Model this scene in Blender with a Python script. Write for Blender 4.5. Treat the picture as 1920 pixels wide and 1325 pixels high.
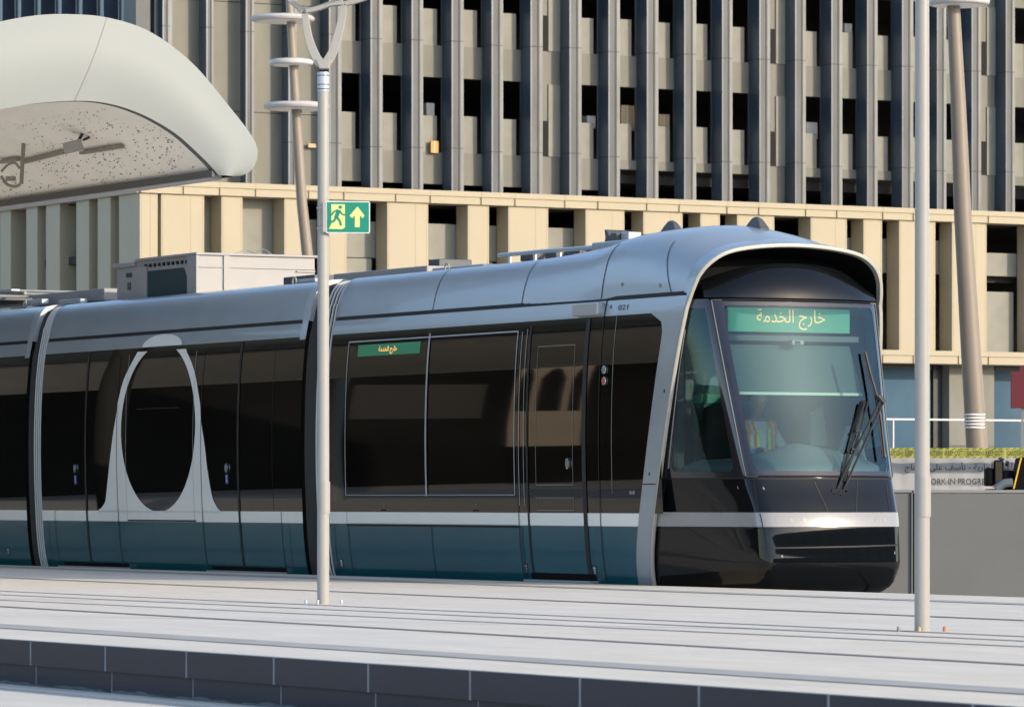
import bpy, bmesh, math, random
from mathutils import Vector, Matrix
random.seed(7)
R = math.radians
C = bpy.context.scene
for o in list(bpy.data.objects): bpy.data.objects.remove(o)
COL = C.collection

# ---------------------------------------------------------------- camera, sky, sun, exposure
CZ = 0.815                      # eye height above the platform (platform top is z = 0)
F = 9000.0                      # focal length in photo pixels (photo is 1920 wide)
HY = 935.0                      # horizon row
cd = bpy.data.cameras.new('camera'); cam = bpy.data.objects.new('camera', cd); COL.objects.link(cam)
cam.location = (0, 0, CZ); cam.rotation_euler = (R(90), 0, 0)
cd.sensor_width = 36; cd.lens = F / 1920 * 36
cd.shift_y = (HY - 662.5) / 1920
cd.clip_start = 0.5; cd.clip_end = 3000
cd.dof.use_dof = True; cd.dof.focus_distance = 46.0; cd.dof.aperture_fstop = 11.0
C.camera = cam
SUN_AZ, SUN_EL = 56.0, 18.0     # degrees to the right of straight behind the camera
sd = Vector((math.sin(R(SUN_AZ)) * math.cos(R(SUN_EL)), -math.cos(R(SUN_AZ)) * math.cos(R(SUN_EL)), math.sin(R(SUN_EL))))
W = bpy.data.worlds.new('World'); C.world = W; W.use_nodes = True
nt = W.node_tree; bg = nt.nodes['Background']
sky = nt.nodes.new('ShaderNodeTexSky'); sky.sky_type = 'NISHITA'; sky.sun_disc = False
sky.sun_elevation = R(SUN_EL); sky.sun_rotation = math.atan2(sd.x, sd.y)
sky.dust_density = 0.9; sky.air_density = 0.7; sky.ozone_density = 0.2
nt.links.new(sky.outputs[0], bg.inputs[0]); bg.inputs[1].default_value = 0.15
ld = bpy.data.lights.new('sun', 'SUN'); lo = bpy.data.objects.new('sun', ld); COL.objects.link(lo)
ld.energy = 1.5; ld.angle = R(0.5); ld.color = (1.0, 0.86, 0.68)
lo.rotation_euler = sd.to_track_quat('Z', 'Y').to_euler(); lo.location = (60, -40, 60)
C.view_settings.view_transform = 'Standard'; C.view_settings.look = 'None'
C.view_settings.exposure = 1.35; C.view_settings.gamma = 1.0
C.cycles.max_bounces = 8; C.cycles.transparent_max_bounces = 12

# ---------------------------------------------------------------- materials
def mat(name, col, rough=0.5, metal=0.0, spec=0.5, var=0.0, scale=4.0, stretch=(1, 1, 1), bump=0.0, coat=0.0, emit=None, es=0.0, rvar=0.0):
    m = bpy.data.materials.new(name); m.use_nodes = True
    n = m.node_tree.nodes; l = m.node_tree.links; p = n['Principled BSDF']
    p.inputs['Base Color'].default_value = (*col, 1); p.inputs['Roughness'].default_value = rough
    p.inputs['Metallic'].default_value = metal; p.inputs['Specular IOR Level'].default_value = spec
    p.inputs['Coat Weight'].default_value = coat; p.inputs['Coat Roughness'].default_value = 0.04
    if emit: p.inputs['Emission Color'].default_value = (*emit, 1); p.inputs['Emission Strength'].default_value = es
    if var or bump or rvar:
        tc = n.new('ShaderNodeTexCoord'); mp = n.new('ShaderNodeMapping'); mp.inputs['Scale'].default_value = stretch
        nz = n.new('ShaderNodeTexNoise'); nz.inputs['Scale'].default_value = scale; nz.inputs['Detail'].default_value = 6; nz.inputs['Roughness'].default_value = .6
        l.new(tc.outputs['Object'], mp.inputs[0]); l.new(mp.outputs[0], nz.inputs['Vector'])
        if var:
            mr = n.new('ShaderNodeMapRange'); mr.inputs['From Min'].default_value = .3; mr.inputs['From Max'].default_value = .7
            mr.inputs['To Min'].default_value = 1 - var; mr.inputs['To Max'].default_value = 1 + var
            mx = n.new('ShaderNodeVectorMath'); mx.operation = 'SCALE'; mx.inputs[0].default_value = col
            l.new(nz.outputs[0], mr.inputs['Value']); l.new(mr.outputs[0], mx.inputs['Scale']); l.new(mx.outputs[0], p.inputs['Base Color'])
        if rvar:
            m2 = n.new('ShaderNodeMapRange'); m2.inputs['From Min'].default_value = .3; m2.inputs['From Max'].default_value = .7
            m2.inputs['To Min'].default_value = max(0, rough - rvar); m2.inputs['To Max'].default_value = rough + rvar
            l.new(nz.outputs[0], m2.inputs['Value']); l.new(m2.outputs[0], p.inputs['Roughness'])
        if bump:
            bp = n.new('ShaderNodeBump'); bp.inputs['Strength'].default_value = bump; bp.inputs['Distance'].default_value = .02
            l.new(nz.outputs[0], bp.inputs['Height']); l.new(bp.outputs[0], p.inputs['Normal'])
    return m
def thin_glass(name, tint, refl=1.0, rough=0.01):
    m = bpy.data.materials.new(name); m.use_nodes = True
    n = m.node_tree.nodes; l = m.node_tree.links; n.clear()
    out = n.new('ShaderNodeOutputMaterial'); tr = n.new('ShaderNodeBsdfTransparent'); gl = n.new('ShaderNodeBsdfGlossy')
    tr.inputs[0].default_value = (*tint, 1); gl.inputs['Roughness'].default_value = rough; gl.inputs[0].default_value = (.52*refl, .74*refl, .82*refl, 1)
    fr = n.new('ShaderNodeFresnel'); fr.inputs[0].default_value = 1.7; mx = n.new('ShaderNodeMixShader')
    l.new(fr.outputs[0], mx.inputs[0]); l.new(tr.outputs[0], mx.inputs[1]); l.new(gl.outputs[0], mx.inputs[2]); l.new(mx.outputs[0], out.inputs[0])
    return m
M = {}
M['silver'] = mat('silver_paint', (.36,.41,.43), .34, .42, .5, var=.05, scale=1.5, coat=.25, rvar=.04)
M['silver_trim'] = mat('silver_trim', (.42,.46,.48), .35, .3, .5, coat=.3)
M['cream_rim'] = mat('cream_rim', (.40,.39,.34), .4, .1)
M['teal'] = mat('teal_paint', (.010,.082,.105), .14, .0, .45, var=.06, scale=1.2)
M['stripe'] = mat('white_stripe', (.84,.84,.79), .3, 0, .5, coat=.3)
M['black_glass'] = mat('dark_window_glass', (.0015, .0015, .0015), .02, 0, .45, bump=.008, scale=.35)
M['black_paint'] = mat('black_gloss_paint', (.004, .005, .006), .04, 0, .36, bump=.01, scale=.6)
M['black_matte'] = mat('black_matte', (.004, .004, .004), .8, 0, .15)
M['groove'] = mat('panel_gap', (.004, .004, .005), .6)
M['frit'] = mat('windscreen_border', (.012,.011,.014), .12, 0, .6, coat=.5)
M['rubber'] = mat('black_rubber', (.015, .015, .016), .55)
M['bellow_line'] = mat('bellows_line', (.55,.56,.53), .4)
M['rib'] = mat('bellows_rib', (.22,.23,.22), .4, .2)
M['lens'] = mat('light_band', (.26,.258,.255), .2, 0, .5, coat=.5)
M['chrome'] = mat('bright_metal', (.75, .75, .75), .2, 1)
M['white_print'] = mat('white_print', (.7, .72, .74), .4)
M['dark_print'] = mat('dark_print', (.03, .035, .04), .5)
M['blue_print'] = mat('blue_sticker', (.02, .05, .25), .4)
M['red_lamp'] = mat('red_lamp', (.45, .12, .10), .2, 0)
M['glass'] = thin_glass('tinted_windscreen', (.62, .79, .79))
M['ledgreen'] = mat('display_green', (.02,.14,.08), .4, emit=(.05, .42, .25), es=.17)
M['ledgreen_dim'] = mat('display_green_dim', (.01, .06, .035), .4, emit=(.02, .16, .09), es=.25)
M['amber'] = mat('amber_led', (.6, .35, .1), .5, emit=(1.0, .50, .18), es=.36)
M['amber_dim'] = mat('amber_led_dim', (.4, .2, .04), .5, emit=(1.0, .5, .12), es=.55)
M['cab_dark'] = mat('cab_lining', (.10,.18,.205), .7, var=.15)
M['cab_teal'] = mat('cab_teal_panel', (.10,.36,.27), .6)
M['cab_pale'] = mat('cab_pale_panel', (.55, .60, .50), .6)
M['dash'] = mat('dashboard', (.12, .15, .17), .6, var=.05)
M['blind'] = mat('sun_blind', (.07,.10,.10), .8)
M['seat'] = mat('seat_fabric', (.02, .025, .03), .8)
M['skin'] = mat('skin', (.42,.25,.17), .5)
M['hair'] = mat('hair', (.01, .008, .007), .6)
M['shirt'] = mat('pale_shirt', (.65, .68, .7), .8)
M['trousers'] = mat('dark_trousers', (.02, .02, .03), .8)
M['hiviz'] = mat('hi_vis_yellow', (.75,.95,.05), .6, emit=(.5, .8, .05), es=.0)
M['hiviz_o'] = mat('hi_vis_orange', (.95, .22, .03), .6)
M['reflective'] = mat('silver_tape', (.7, .72, .72), .3)
M['hvac'] = mat('hvac_white', (.31,.30,.285), .45, var=.03)
M['hvac_lit'] = M['hvac']
M['mesh'] = mat('hvac_mesh', (.01, .035, .04), .6)
M['roof_grey'] = mat('roof_equipment', (.07,.075,.08), .5)
M['pole'] = mat('cream_pole_paint', (.33,.32,.29), .35, 0, .5, var=.03, scale=2)
M['mast'] = mat('mast_beige', (.22,.18,.135), .5, var=.05, scale=1.5)
M['disc'] = mat('lamp_disc_white', (.5,.48,.46), .4)
M['diffuser'] = mat('lamp_diffuser', (.85,.83,.76), .3)
M['sign_green'] = mat('sign_green', (.0, .20, .13), .35)
M['sign_yellow'] = mat('sign_yellow_green', (.55, .62, .22), .5)
M['sign_edge'] = mat('sign_edge', (.6, .62, .6), .4)
M['stone'] = mat('cream_cladding', (.345,.30,.21), .7, var=.035, scale=.6, bump=.02)
M['stone_side'] = M['stone']
M['joint'] = mat('cladding_joint', (.34,.26,.16), .9)
M['spandrel'] = mat('olive_concrete', (.175,.172,.145), .85, var=.09, scale=1.2, stretch=(1, 1, .5), bump=.05)
M['parapet'] = mat('parapet_concrete', (.225,.222,.19), .85, var=.08, scale=1.7, bump=.05)
M['fin'] = mat('fin_panel', (.068,.075,.076), .6, var=.28, scale=1.3, stretch=(1, 1, .3))
M['fin_light'] = mat('fin_edge_trim', (.12,.13,.13), .5, var=.25, scale=1.6, stretch=(1, 1, .35))
M['fin_dark'] = mat('fin_side_panel', (.055,.075,.10), .35, var=.30, scale=.8, stretch=(1, 1, .4))
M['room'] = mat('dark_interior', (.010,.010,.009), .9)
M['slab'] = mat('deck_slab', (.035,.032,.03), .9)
M['store_glass'] = mat('storefront_glass', (.065,.115,.165), .05, 0, .12, var=.25, scale=.25, bump=.03)  # blue base colour paints in the sky reflected by the panes
M['store_dark'] = mat('storefront_dark', (.03, .035, .035), .4)
M['rail'] = mat('pale_rail', (.7, .68, .62), .4)
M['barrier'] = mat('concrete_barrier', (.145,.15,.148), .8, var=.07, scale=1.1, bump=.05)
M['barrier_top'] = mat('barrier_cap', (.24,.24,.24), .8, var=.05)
M['hoard'] = mat('hoarding_sheet', (.42,.415,.41), .6, var=.05, scale=1.0)
M['tape'] = mat('caution_tape', (.42,.42,.08), .6)
M['print_grey'] = mat('grey_print', (.05, .05, .05), .7)
M['tape_print'] = mat('tape_print', (.12,.125,.03), .7)
M['red_sign'] = mat('red_board', (.11,.006,.010), .5)
M['yellow'] = mat('yellow_edge', (.75, .45, .02), .5)
M['carton'] = mat('carton', (.50, .36, .20), .8)
M['orange'] = mat('orange_board', (.5,.28,.08), .7)
M['pale_box'] = mat('pale_box', (.6, .58, .52), .7)
M['tile'] = mat('slate_tile', (.008,.011,.021), .45, var=.18, scale=1.1, bump=.03)
M['grout'] = mat('tile_grout', (.24,.25,.26), .9, var=.2, scale=12)
M['mortar'] = mat('mortar_smear', (.10,.11,.12), .9, var=.3, scale=6)
M['slot'] = mat('drain_slot', (.40,.38,.34), .8, var=.15, scale=3)
M['slot_dark'] = mat('paving_joint', (.27,.25,.22), .8)
M['bluish'] = mat('tactile_groove', (.54,.52,.47), .7)  # tone of the thin lines, slightly darker than the paving
M['canopy'] = mat('canopy_shell', (.262,.282,.270), .5, 0, .25, var=.03, scale=.7)
M['soffit'] = mat('canopy_soffit', (.80,.77,.70), .7, var=.04, scale=2)
M['hole'] = mat('soffit_perforation', (.025,.022,.02), .9)
M['gasket'] = mat('canopy_gasket', (.07, .075, .075), .6)
M['edge_trim'] = mat('canopy_edge', (.42, .42, .46), .5)
M['strip'] = mat('light_strip', (.24, .22, .19), .6)
M['bolt_orange'] = mat('orange_cap', (.45, .17, .08), .6)
M['ground'] = mat('ground_sand', (.46,.42,.36), .9, var=.1, scale=.3)
M['ballast'] = mat('track_bed', (.10, .10, .10), .9, var=.2, scale=5)
M['station'] = mat('station_wall', (.022,.022,.020), .9, 0, .0, var=.6, scale=.12)
M['band_grey'] = mat('pale_band', (.08,.078,.07), .8)
M['block_wall'] = mat('block_wall', (.13,.135,.15), .85, var=.15, scale=.1)
M['station_olive'] = mat('hall_cladding', (.045, .045, .038), .8, var=.1)
M['tan_wall'] = mat('tan_wall', (.42,.34,.25), .8, var=.06, scale=.5)
M['wood_dark'] = mat('hillside', (.02, .03, .03), .9, var=.3, scale=.2)

# platform top: pale paving, streaked along its length
def paving_mat():
    m = mat('pale_paving', (.5, .5, .5), .7)
    n = m.node_tree.nodes; l = m.node_tree.links; p = n['Principled BSDF']
    tc = n.new('ShaderNodeTexCoord'); rot = n.new('ShaderNodeMapping'); rot.vector_type = 'POINT'
    rot.inputs['Rotation'].default_value = (0, 0, math.atan2(.88, .475))
    l.new(tc.outputs['Object'], rot.inputs[0])
    def noise(sc, st, det=4):
        mp = n.new('ShaderNodeMapping'); mp.inputs['Scale'].default_value = st; l.new(rot.outputs[0], mp.inputs[0])
        z = n.new('ShaderNodeTexNoise'); z.inputs['Scale'].default_value = sc; z.inputs['Detail'].default_value = det
        l.new(mp.outputs[0], z.inputs['Vector']); return z
    a = noise(.22, (.35, 1, 1)); b = noise(30, (.10, 1, 1), 2); c = noise(3.0, (.3, 1, 1), 6)
    r = n.new('ShaderNodeValToRGB'); l.new(a.outputs[0], r.inputs[0])
    r.color_ramp.elements[0].position = .35; r.color_ramp.elements[0].color = (.71, .65, .545, 1)
    r.color_ramp.elements[1].position = .68; r.color_ramp.elements[1].color = (.75, .65, .50, 1)
    s = n.new('ShaderNodeMapRange'); l.new(b.outputs[0], s.inputs[0]); s.inputs[1].default_value = .62; s.inputs[2].default_value = .72; s.inputs[3].default_value = 1.0; s.inputs[4].default_value = 1.28
    s2 = n.new('ShaderNodeMapRange'); l.new(c.outputs[0], s2.inputs[0]); s2.inputs[1].default_value = .3; s2.inputs[2].default_value = .7; s2.inputs[3].default_value = .91; s2.inputs[4].default_value = 1.05
    mu = n.new('ShaderNodeMath'); mu.operation = 'MULTIPLY'; l.new(s.outputs[0], mu.inputs[0]); l.new(s2.outputs[0], mu.inputs[1])
    v = n.new('ShaderNodeVectorMath'); v.operation = 'SCALE'; l.new(r.outputs[0], v.inputs[0]); l.new(mu.outputs[0], v.inputs['Scale'])
    l.new(v.outputs[0], p.inputs['Base Color'])
    return m
M['paving'] = paving_mat()

# ---------------------------------------------------------------- mesh helpers
def lerp(a, b, t): return a + (b - a) * t
def cat(pts, x):                                    # Catmull-Rom style interpolation of (x, y) pairs
    if x <= pts[0][0]: return pts[0][1]
    if x >= pts[-1][0]: return pts[-1][1]
    for i in range(len(pts) - 1):
        if pts[i][0] <= x <= pts[i + 1][0]:
            x0, y0 = pts[i]; x1, y1 = pts[i + 1]; h = x1 - x0
            def sl(j):
                if j <= 0: return (pts[1][1] - pts[0][1]) / (pts[1][0] - pts[0][0])
                if j >= len(pts) - 1: return (pts[-1][1] - pts[-2][1]) / (pts[-1][0] - pts[-2][0])
                return (pts[j + 1][1] - pts[j - 1][1]) / (pts[j + 1][0] - pts[j - 1][0])
            u = (x - x0) / h; m0, m1 = sl(i) * h, sl(i + 1) * h
            return (2*u**3 - 3*u*u + 1)*y0 + (u**3 - 2*u*u + u)*m0 + (-2*u**3 + 3*u*u)*y1 + (u**3 - u*u)*m1
def smooth_path(P, k=6):
    P = [Vector(p) for p in P]; out = []
    for i in range(len(P) - 1):
        a, b = P[i], P[i + 1]; m0 = (b - P[i - 1]) / 2 if i else (b - a); m1 = (P[i + 2] - a) / 2 if i + 2 < len(P) else (b - a)
        for j in range(k):
            u = j / k; out.append((2*u**3 - 3*u*u + 1)*a + (u**3 - 2*u*u + u)*m0 + (-2*u**3 + 3*u*u)*b + (u**3 - u*u)*m1)
    out.append(P[-1]); return out
def worldloc(o):
    v = Vector((0, 0, 0))
    while o: v += o.location; o = o.parent
    return v
def tag(o, label=None, cat_=None, group=None, kind=None):
    if label: o['label'] = label
    if cat_: o['category'] = cat_
    if group: o['group'] = group
    if kind: o['kind'] = kind
    return o
def thing(name, loc, label, cat_, group=None):
    o = bpy.data.objects.new(name, None); COL.objects.link(o); o.location = loc; o.empty_display_size = .2
    return tag(o, label, cat_, group)
class MB:
    def __init__(s): s.v = []; s.f = []; s.m = []
    def add(s, vs, fs, mi=0):
        b = len(s.v); s.v += [Vector(v) for v in vs]
        for f in fs: s.f.append([b + i for i in f]); s.m.append(mi)
        return s
    def hexa(s, c, mi=0):
        return s.add(c, [(0,1,2,3),(7,6,5,4),(0,4,5,1),(1,5,6,2),(2,6,7,3),(3,7,4,0)], mi)
    def box(s, fn, a0, a1, b0, b1, c0, c1, mi=0):
        return s.hexa([fn(a0,b0,c0), fn(a1,b0,c0), fn(a1,b1,c0), fn(a0,b1,c0), fn(a0,b0,c1), fn(a1,b0,c1), fn(a1,b1,c1), fn(a0,b1,c1)], mi)
    def grid(s, fn, us, vs, mi=0):
        n = len(vs); V = [fn(u, v) for u in us for v in vs]
        return s.add(V, [(i*n+j, (i+1)*n+j, (i+1)*n+j+1, i*n+j+1) for i in range(len(us)-1) for j in range(n-1)], mi)
    def rows(s, rows, mi=0, close=False):
        n = len(rows[0]); V = [p for r in rows for p in r]; F_ = []
        for i in range(len(rows) - 1):
            for j in range(n if close else n - 1):
                F_.append((i*n+j, (i+1)*n+j, (i+1)*n+(j+1) % n, i*n+(j+1) % n))
        return s.add(V, F_, mi)
    def tube(s, P, r, n=10, mi=0, caps=True, flat=1.0):
        P = [Vector(p) for p in P]; rr = r if isinstance(r, (list, tuple)) else [r]*len(P); rings = []; ref = None
        for i, p in enumerate(P):
            d = (P[min(i+1, len(P)-1)] - P[max(i-1, 0)]).normalized()
            if ref is None: ref = Vector((0,0,1)) if abs(d.z) < .9 else Vector((0,1,0))
            a = (ref - d*ref.dot(d)).normalized(); b = d.cross(a); ref = a
            rings.append([p + (a*math.cos(2*math.pi*k/n) + b*math.sin(2*math.pi*k/n)*flat)*rr[i] for k in range(n)])
        s.rows(rings, mi, True)
        if caps: s.add(rings[0], [tuple(range(n))], mi); s.add(rings[-1], [tuple(range(n-1, -1, -1))], mi)
        return s
    def lathe(s, prof, c=(0,0,0), n=32, mi=0):
        c = Vector(c)
        rings = [[c + Vector((r*math.cos(2*math.pi*k/n), r*math.sin(2*math.pi*k/n), z)) for k in range(n)] for r, z in prof]
        s.rows(rings, mi, True); s.add(rings[0], [tuple(range(n))], mi); s.add(rings[-1], [tuple(range(n-1,-1,-1))], mi); return s
    def prism(s, poly, fn, c0, c1, mi=0):            # polygon (a,b) extruded from c0 to c1
        n = len(poly); V = [fn(a, b, c0) for a, b in poly] + [fn(a, b, c1) for a, b in poly]
        return s.add(V, [tuple(range(n)), tuple(range(2*n-1, n-1, -1))] + [(i, n+i, n+(i+1) % n, (i+1) % n) for i in range(n)], mi)
    def build(s, name, m, parent=None, smooth=False, angle=35, bevel=0, label=None, cat_=None, group=None, kind=None, solid=0, origin=None, tri=False):
        me = bpy.data.meshes.new(name)
        off = worldloc(parent) if parent else Vector((0,0,0))
        if origin is not None and not parent: off = Vector(origin)
        me.from_pydata([v - off for v in s.v], [], s.f)
        ms = m if isinstance(m, (list, tuple)) else [m]
        for x in ms: me.materials.append(M[x] if isinstance(x, str) else x)
        for p, mi in zip(me.polygons, s.m): p.material_index = mi
        bm = bmesh.new(); bm.from_mesh(me)
        bmesh.ops.remove_doubles(bm, verts=bm.verts, dist=1e-5)
        bmesh.ops.recalc_face_normals(bm, faces=bm.faces)
        if tri: bmesh.ops.triangulate(bm, faces=bm.faces)
        bm.to_mesh(me); bm.free()
        if smooth:
            me.shade_smooth(); me.set_sharp_from_angle(angle=R(angle))
        o = bpy.data.objects.new(name, me); COL.objects.link(o)
        if parent: o.parent = parent
        else: o.location = off
        if solid:
            q = o.modifiers.new('thick', 'SOLIDIFY'); q.thickness = solid; q.offset = -1
        if bevel:
            q = o.modifiers.new('bevel', 'BEVEL'); q.width = bevel; q.segments = 2; q.limit_method = 'ANGLE'
        return tag(o, label, cat_, group, kind)
def frange(a, b, n): return [a + (b - a)*i/n for i in range(n + 1)]
def wfn(x, y, z): return Vector((x, y, z))

# lettering: arabic is shaped here (presentation forms, right to left)
AR = {'ا':'\uFE8D\uFE8E','أ':'\uFE83\uFE84','إ':'\uFE87\uFE88','د':'\uFEA9\uFEAA','ر':'\uFEAD\uFEAE','ز':'\uFEAF\uFEB0','ة':'\uFE93\uFE94','ى':'\uFEEF\uFEF0',
      'ع':'\uFEC9\uFECA\uFECB\uFECC','م':'\uFEE1\uFEE2\uFEE3\uFEE4','ل':'\uFEDD\uFEDE\uFEDF\uFEE0','ج':'\uFE9D\uFE9E\uFE9F\uFEA0','خ':'\uFEA5\uFEA6\uFEA7\uFEA8',
      'ي':'\uFEF1\uFEF2\uFEF3\uFEF4','ن':'\uFEE5\uFEE6\uFEE7\uFEE8','س':'\uFEB1\uFEB2\uFEB3\uFEB4','ف':'\uFED1\uFED2\uFED3\uFED4'}
def shape(t):
    out = []
    for i, ch in enumerate(t):
        if ch not in AR: out.append(ch); continue
        prev = i > 0 and t[i-1] in AR and len(AR[t[i-1]]) == 4
        nxt = i + 1 < len(t) and t[i+1] in AR and len(AR[ch]) == 4
        out.append(AR[ch][(3 if nxt else 1) if prev else (2 if nxt else 0)])
    return ''.join(reversed(out))
def text_geo(s, bold=0.0):
    c = bpy.data.curves.new('tmp', 'FONT'); c.body = s; c.size = 1; c.offset = bold; c.resolution_u = 3
    o = bpy.data.objects.new('tmp', c); COL.objects.link(o)
    bpy.context.view_layer.update()
    me = bpy.data.meshes.new_from_object(o.evaluated_get(bpy.context.evaluated_depsgraph_get()))
    vs = [(v.co.x, v.co.y) for v in me.vertices]; fs = [tuple(p.vertices) for p in me.polygons]
    bpy.data.objects.remove(o); bpy.data.curves.remove(c); bpy.data.meshes.remove(me)
    return vs, fs
def add_text(mb, s, fn, a0, a1, b0, b1, bold=0.0, mi=0):   # fit the word into a rectangle of fn(a, b)
    vs, fs = text_geo(s, bold)
    x0 = min(v[0] for v in vs); x1 = max(v[0] for v in vs); y0 = min(v[1] for v in vs); y1 = max(v[1] for v in vs)
    mb.add([fn(lerp(a0, a1, (x-x0)/(x1-x0)), lerp(b0, b1, (y-y0)/(y1-y0))) for x, y in vs], fs, mi)

# photo pixel -> world helpers (used only to take real positions off the photo)
def gpt(px, py, z=0.0):                              # point on a horizontal plane
    Y = (CZ - z)*F/(py - HY); return Vector(((px-960)/F*Y, Y, z))
def at(px, py, Y): return Vector(((px-960)/F*Y, Y, CZ + (HY-py)*Y/F))

# ================================================================= THE SETTING
GZ = -0.36
# tram frame: s forward along the tram, t across (0 = near side), z up
U = Vector((.475, -.880, 0)); Wd = Vector((.880, .475, 0)); P0 = Vector((1.29, 45.45, 0))
def T(s, t, z): return P0 + U*s + Wd*t + Vector((0, 0, z))

g = MB(); g.grid(lambda x, y: Vector((x, y, GZ - .05)), [-900, 900], [-600, 1200]); g.build('ground', 'ground', kind='structure')
g = MB(); g.box(T, -60, 40, -.02, 2.9, GZ - .04, GZ - .0); g.build('track_bed', 'ballast', kind='structure')
for tt in (.42, 1.88):
    g = MB(); g.box(T, -60, 40, tt - .035, tt + .035, GZ, GZ + .02); g.build('rail', 'roof_grey', kind='structure')

# platform: far edge parallel to the tram, near edge from the photo
nl0, nl1 = gpt(0, 1195.7), gpt(1920, 1324)
nd = (nl1 - nl0).normalized()
nearA, nearB = nl0 - nd*40, nl1 + nd*30
farA, farB = T(-60, -.075, 0), T(35, -.075, 0)
g = MB(); top = [nearA, nearB, farB, farA]
g.add(top + [p + Vector((0, 0, -.146)) for p in top], [(0,1,2,3), (0,4,5,1), (1,5,6,2), (2,6,7,3), (3,7,4,0), (7,6,5,4)])
nb_ = Vector((nd.y, -nd.x, 0))*-.10
low = [nearA + nb_, nearB + nb_, farB, farA]
g.add([p + Vector((0, 0, -.147)) for p in low] + [p + Vector((0, 0, -.34)) for p in low], [(0,4,5,1), (1,5,6,2), (2,6,7,3), (3,7,4,0)])
g.build('platform', 'paving', kind='structure')
def pline(name, p0, p1, w0, w1, m, z=.004):
    a, b = gpt(*p0), gpt(*p1); a2, b2 = gpt(p0[0], p0[1] + w0), gpt(p1[0], p1[1] + w1)
    d = (b - a).normalized(); d2 = (b2 - a2).normalized()
    g = MB(); up = Vector((0, 0, z)); g.add([a - d*12 + up, b + d*6 + up, b2 + d2*6 + up, a2 - d2*12 + up], [(0,1,2,3)])
    return g.build(name, m, kind='structure')
pline('edge_joint', (0, 1061), (1920, 1131), 2.0, 3.0, 'slot')
pline('paving_joint', (0, 1082), (1920, 1162), 1.0, 1.8, 'slot_dark')
pline('paving_groove', (0, 1107), (1920, 1192), .9, 1.6, 'bluish')  # thin lines along the platform, slightly darker than the paving
pline('paving_groove', (0, 1114), (1920, 1200.5), .9, 1.6, 'bluish')
pline('paving_groove', (0, 1124), (1920, 1211), .9, 1.6, 'bluish')
pline('paving_joint', (0, 1136), (1920, 1245), 1.6, 2.6, 'slot_dark')
pline('drainage_strip', (0, 1169.5), (1920, 1292), 8.0, 10.0, 'slot')
# facing: two courses of slate tiles with open joints
nn = Vector((nd.y, -nd.x, 0))                        # towards the camera
def FA(a, d, z): return nl0 + nd*a + nn*d + Vector((0, 0, z))
def along(px, off=0.0):                              # px column -> distance along the facing
    lo_, hi_ = -30.0, 40.0
    for _ in range(50):
        m_ = (lo_ + hi_)/2; p = FA(m_, off, 0)
        if 960 + F*p.x/p.y < px: lo_ = m_
        else: hi_ = m_
    return m_
j1 = [along(x, .012) for x in (57, 197, 349, 513, 690, 881, 1087, 1310, 1553)]
st = (j1[-1] - j1[0])/(len(j1) - 1)
js = [j1[0] - st*k for k in range(12, 0, -1)] + j1 + [j1[-1] + st*k for k in range(1, 12)]
g = MB(); g.box(FA, js[0], js[-1], -.05, .0112, -.1450, -.0045); g.build('facing_grout', 'grout', kind='structure')
g = MB()
for a, b in zip(js, js[1:]):
    g.box(FA, a + .009, b - .009, -.02, .012, -.1455, -.0035)
g.build('facing_tiles', 'tile', kind='structure', bevel=.002)
g = MB(); g.box(FA, js[0], js[-1], -.09, -.0195, -.33, -.1475); g.build('lower_grout', 'grout', kind='structure')
j2 = [along(x, -.02) for x in (68, 210, 362, 527)]; st2 = (j2[-1] - j2[0])/3
js2 = [j2[0] - st2*k for k in range(12, 0, -1)] + j2 + [j2[-1] + st2*k for k in range(1, 20)]
g = MB()
for a, b in zip(js2, js2[1:]): g.box(FA, a + .006, b - .006, -.07, -.018, -.27, -.1470)
g.build('lower_tiles', 'tile', kind='structure', bevel=.002)
# mortar smear on the foot of the facing and the pale step below
g = MB(); top_, bot_ = [], []
x = js2[6]
while x < js2[-3]:
    h = .010 + .006*math.sin(x*7.3) + .004*math.sin(x*23) + random.uniform(0, .008)
    top_.append(FA(x, -.0155, -.265 + h)); bot_.append(FA(x, -.0155, -.268)); x += .035
g.rows([top_, bot_]); g.build('mortar_smear', 'mortar', kind='structure')
g = MB(); g.box(FA, js2[0], js2[-1], -.1, 1.3, -.34, -.266); g.build('lower_step', 'paving', kind='structure')
g = MB()
for dd in (.26, .33): g.box(FA, js2[0], js2[-1], dd, dd + .02, -.27, -.262)
g.build('step_joint', 'slot', kind='structure')
g = MB(); g.box(FA, js2[0] - 5, js2[-1] + 5, 1.3, 12, -.40, -.36); g.build('lower_paving', 'paving', kind='structure')

# ================================================================= OFFICE BUILDING (background)
D0 = 150.0; E = Vector((.861, .508, 0)); NB = Vector((.508, -.861, 0)); B0 = Vector((0, D0, 0))
def FB(r, d, z): return B0 + E*r + NB*d + Vector((0, 0, z))
def rpx(px, d=0.0):
    a = (px - 960)/F; return (a*(D0 - .861*d) - .508*d)/(.861 - .508*a)
def zpy(px, py, d=0.0):
    r = rpx(px, d); Y = D0 + .508*r - .861*d; return CZ + (HY - py)*Y/F
R0, R1 = rpx(262), rpx(2150)
ZL1 = zpy(1100, 368); ZL0 = zpy(1100, 368 + 23.5)       # upper ledge top / bottom
ZM1 = zpy(1800, 658.5); ZM0 = zpy(1800, 682.5)          # lower ledge
bld = thing('office_building', FB(0, -6, GZ), 'large building with cream lower storeys and dark vertical fins above', 'building')
LB = Vector((-.48, .877, 0))                            # left face runs back from the corner
CR = FB(R0, 0, 0)
NL = Vector((-.877, -.48, 0))
def FL(l, d, z): return CR + LB*l + NL*d + Vector((0, 0, z))
def part(name, m, g, **k): return g.build(name, m, bld, **k)
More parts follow.
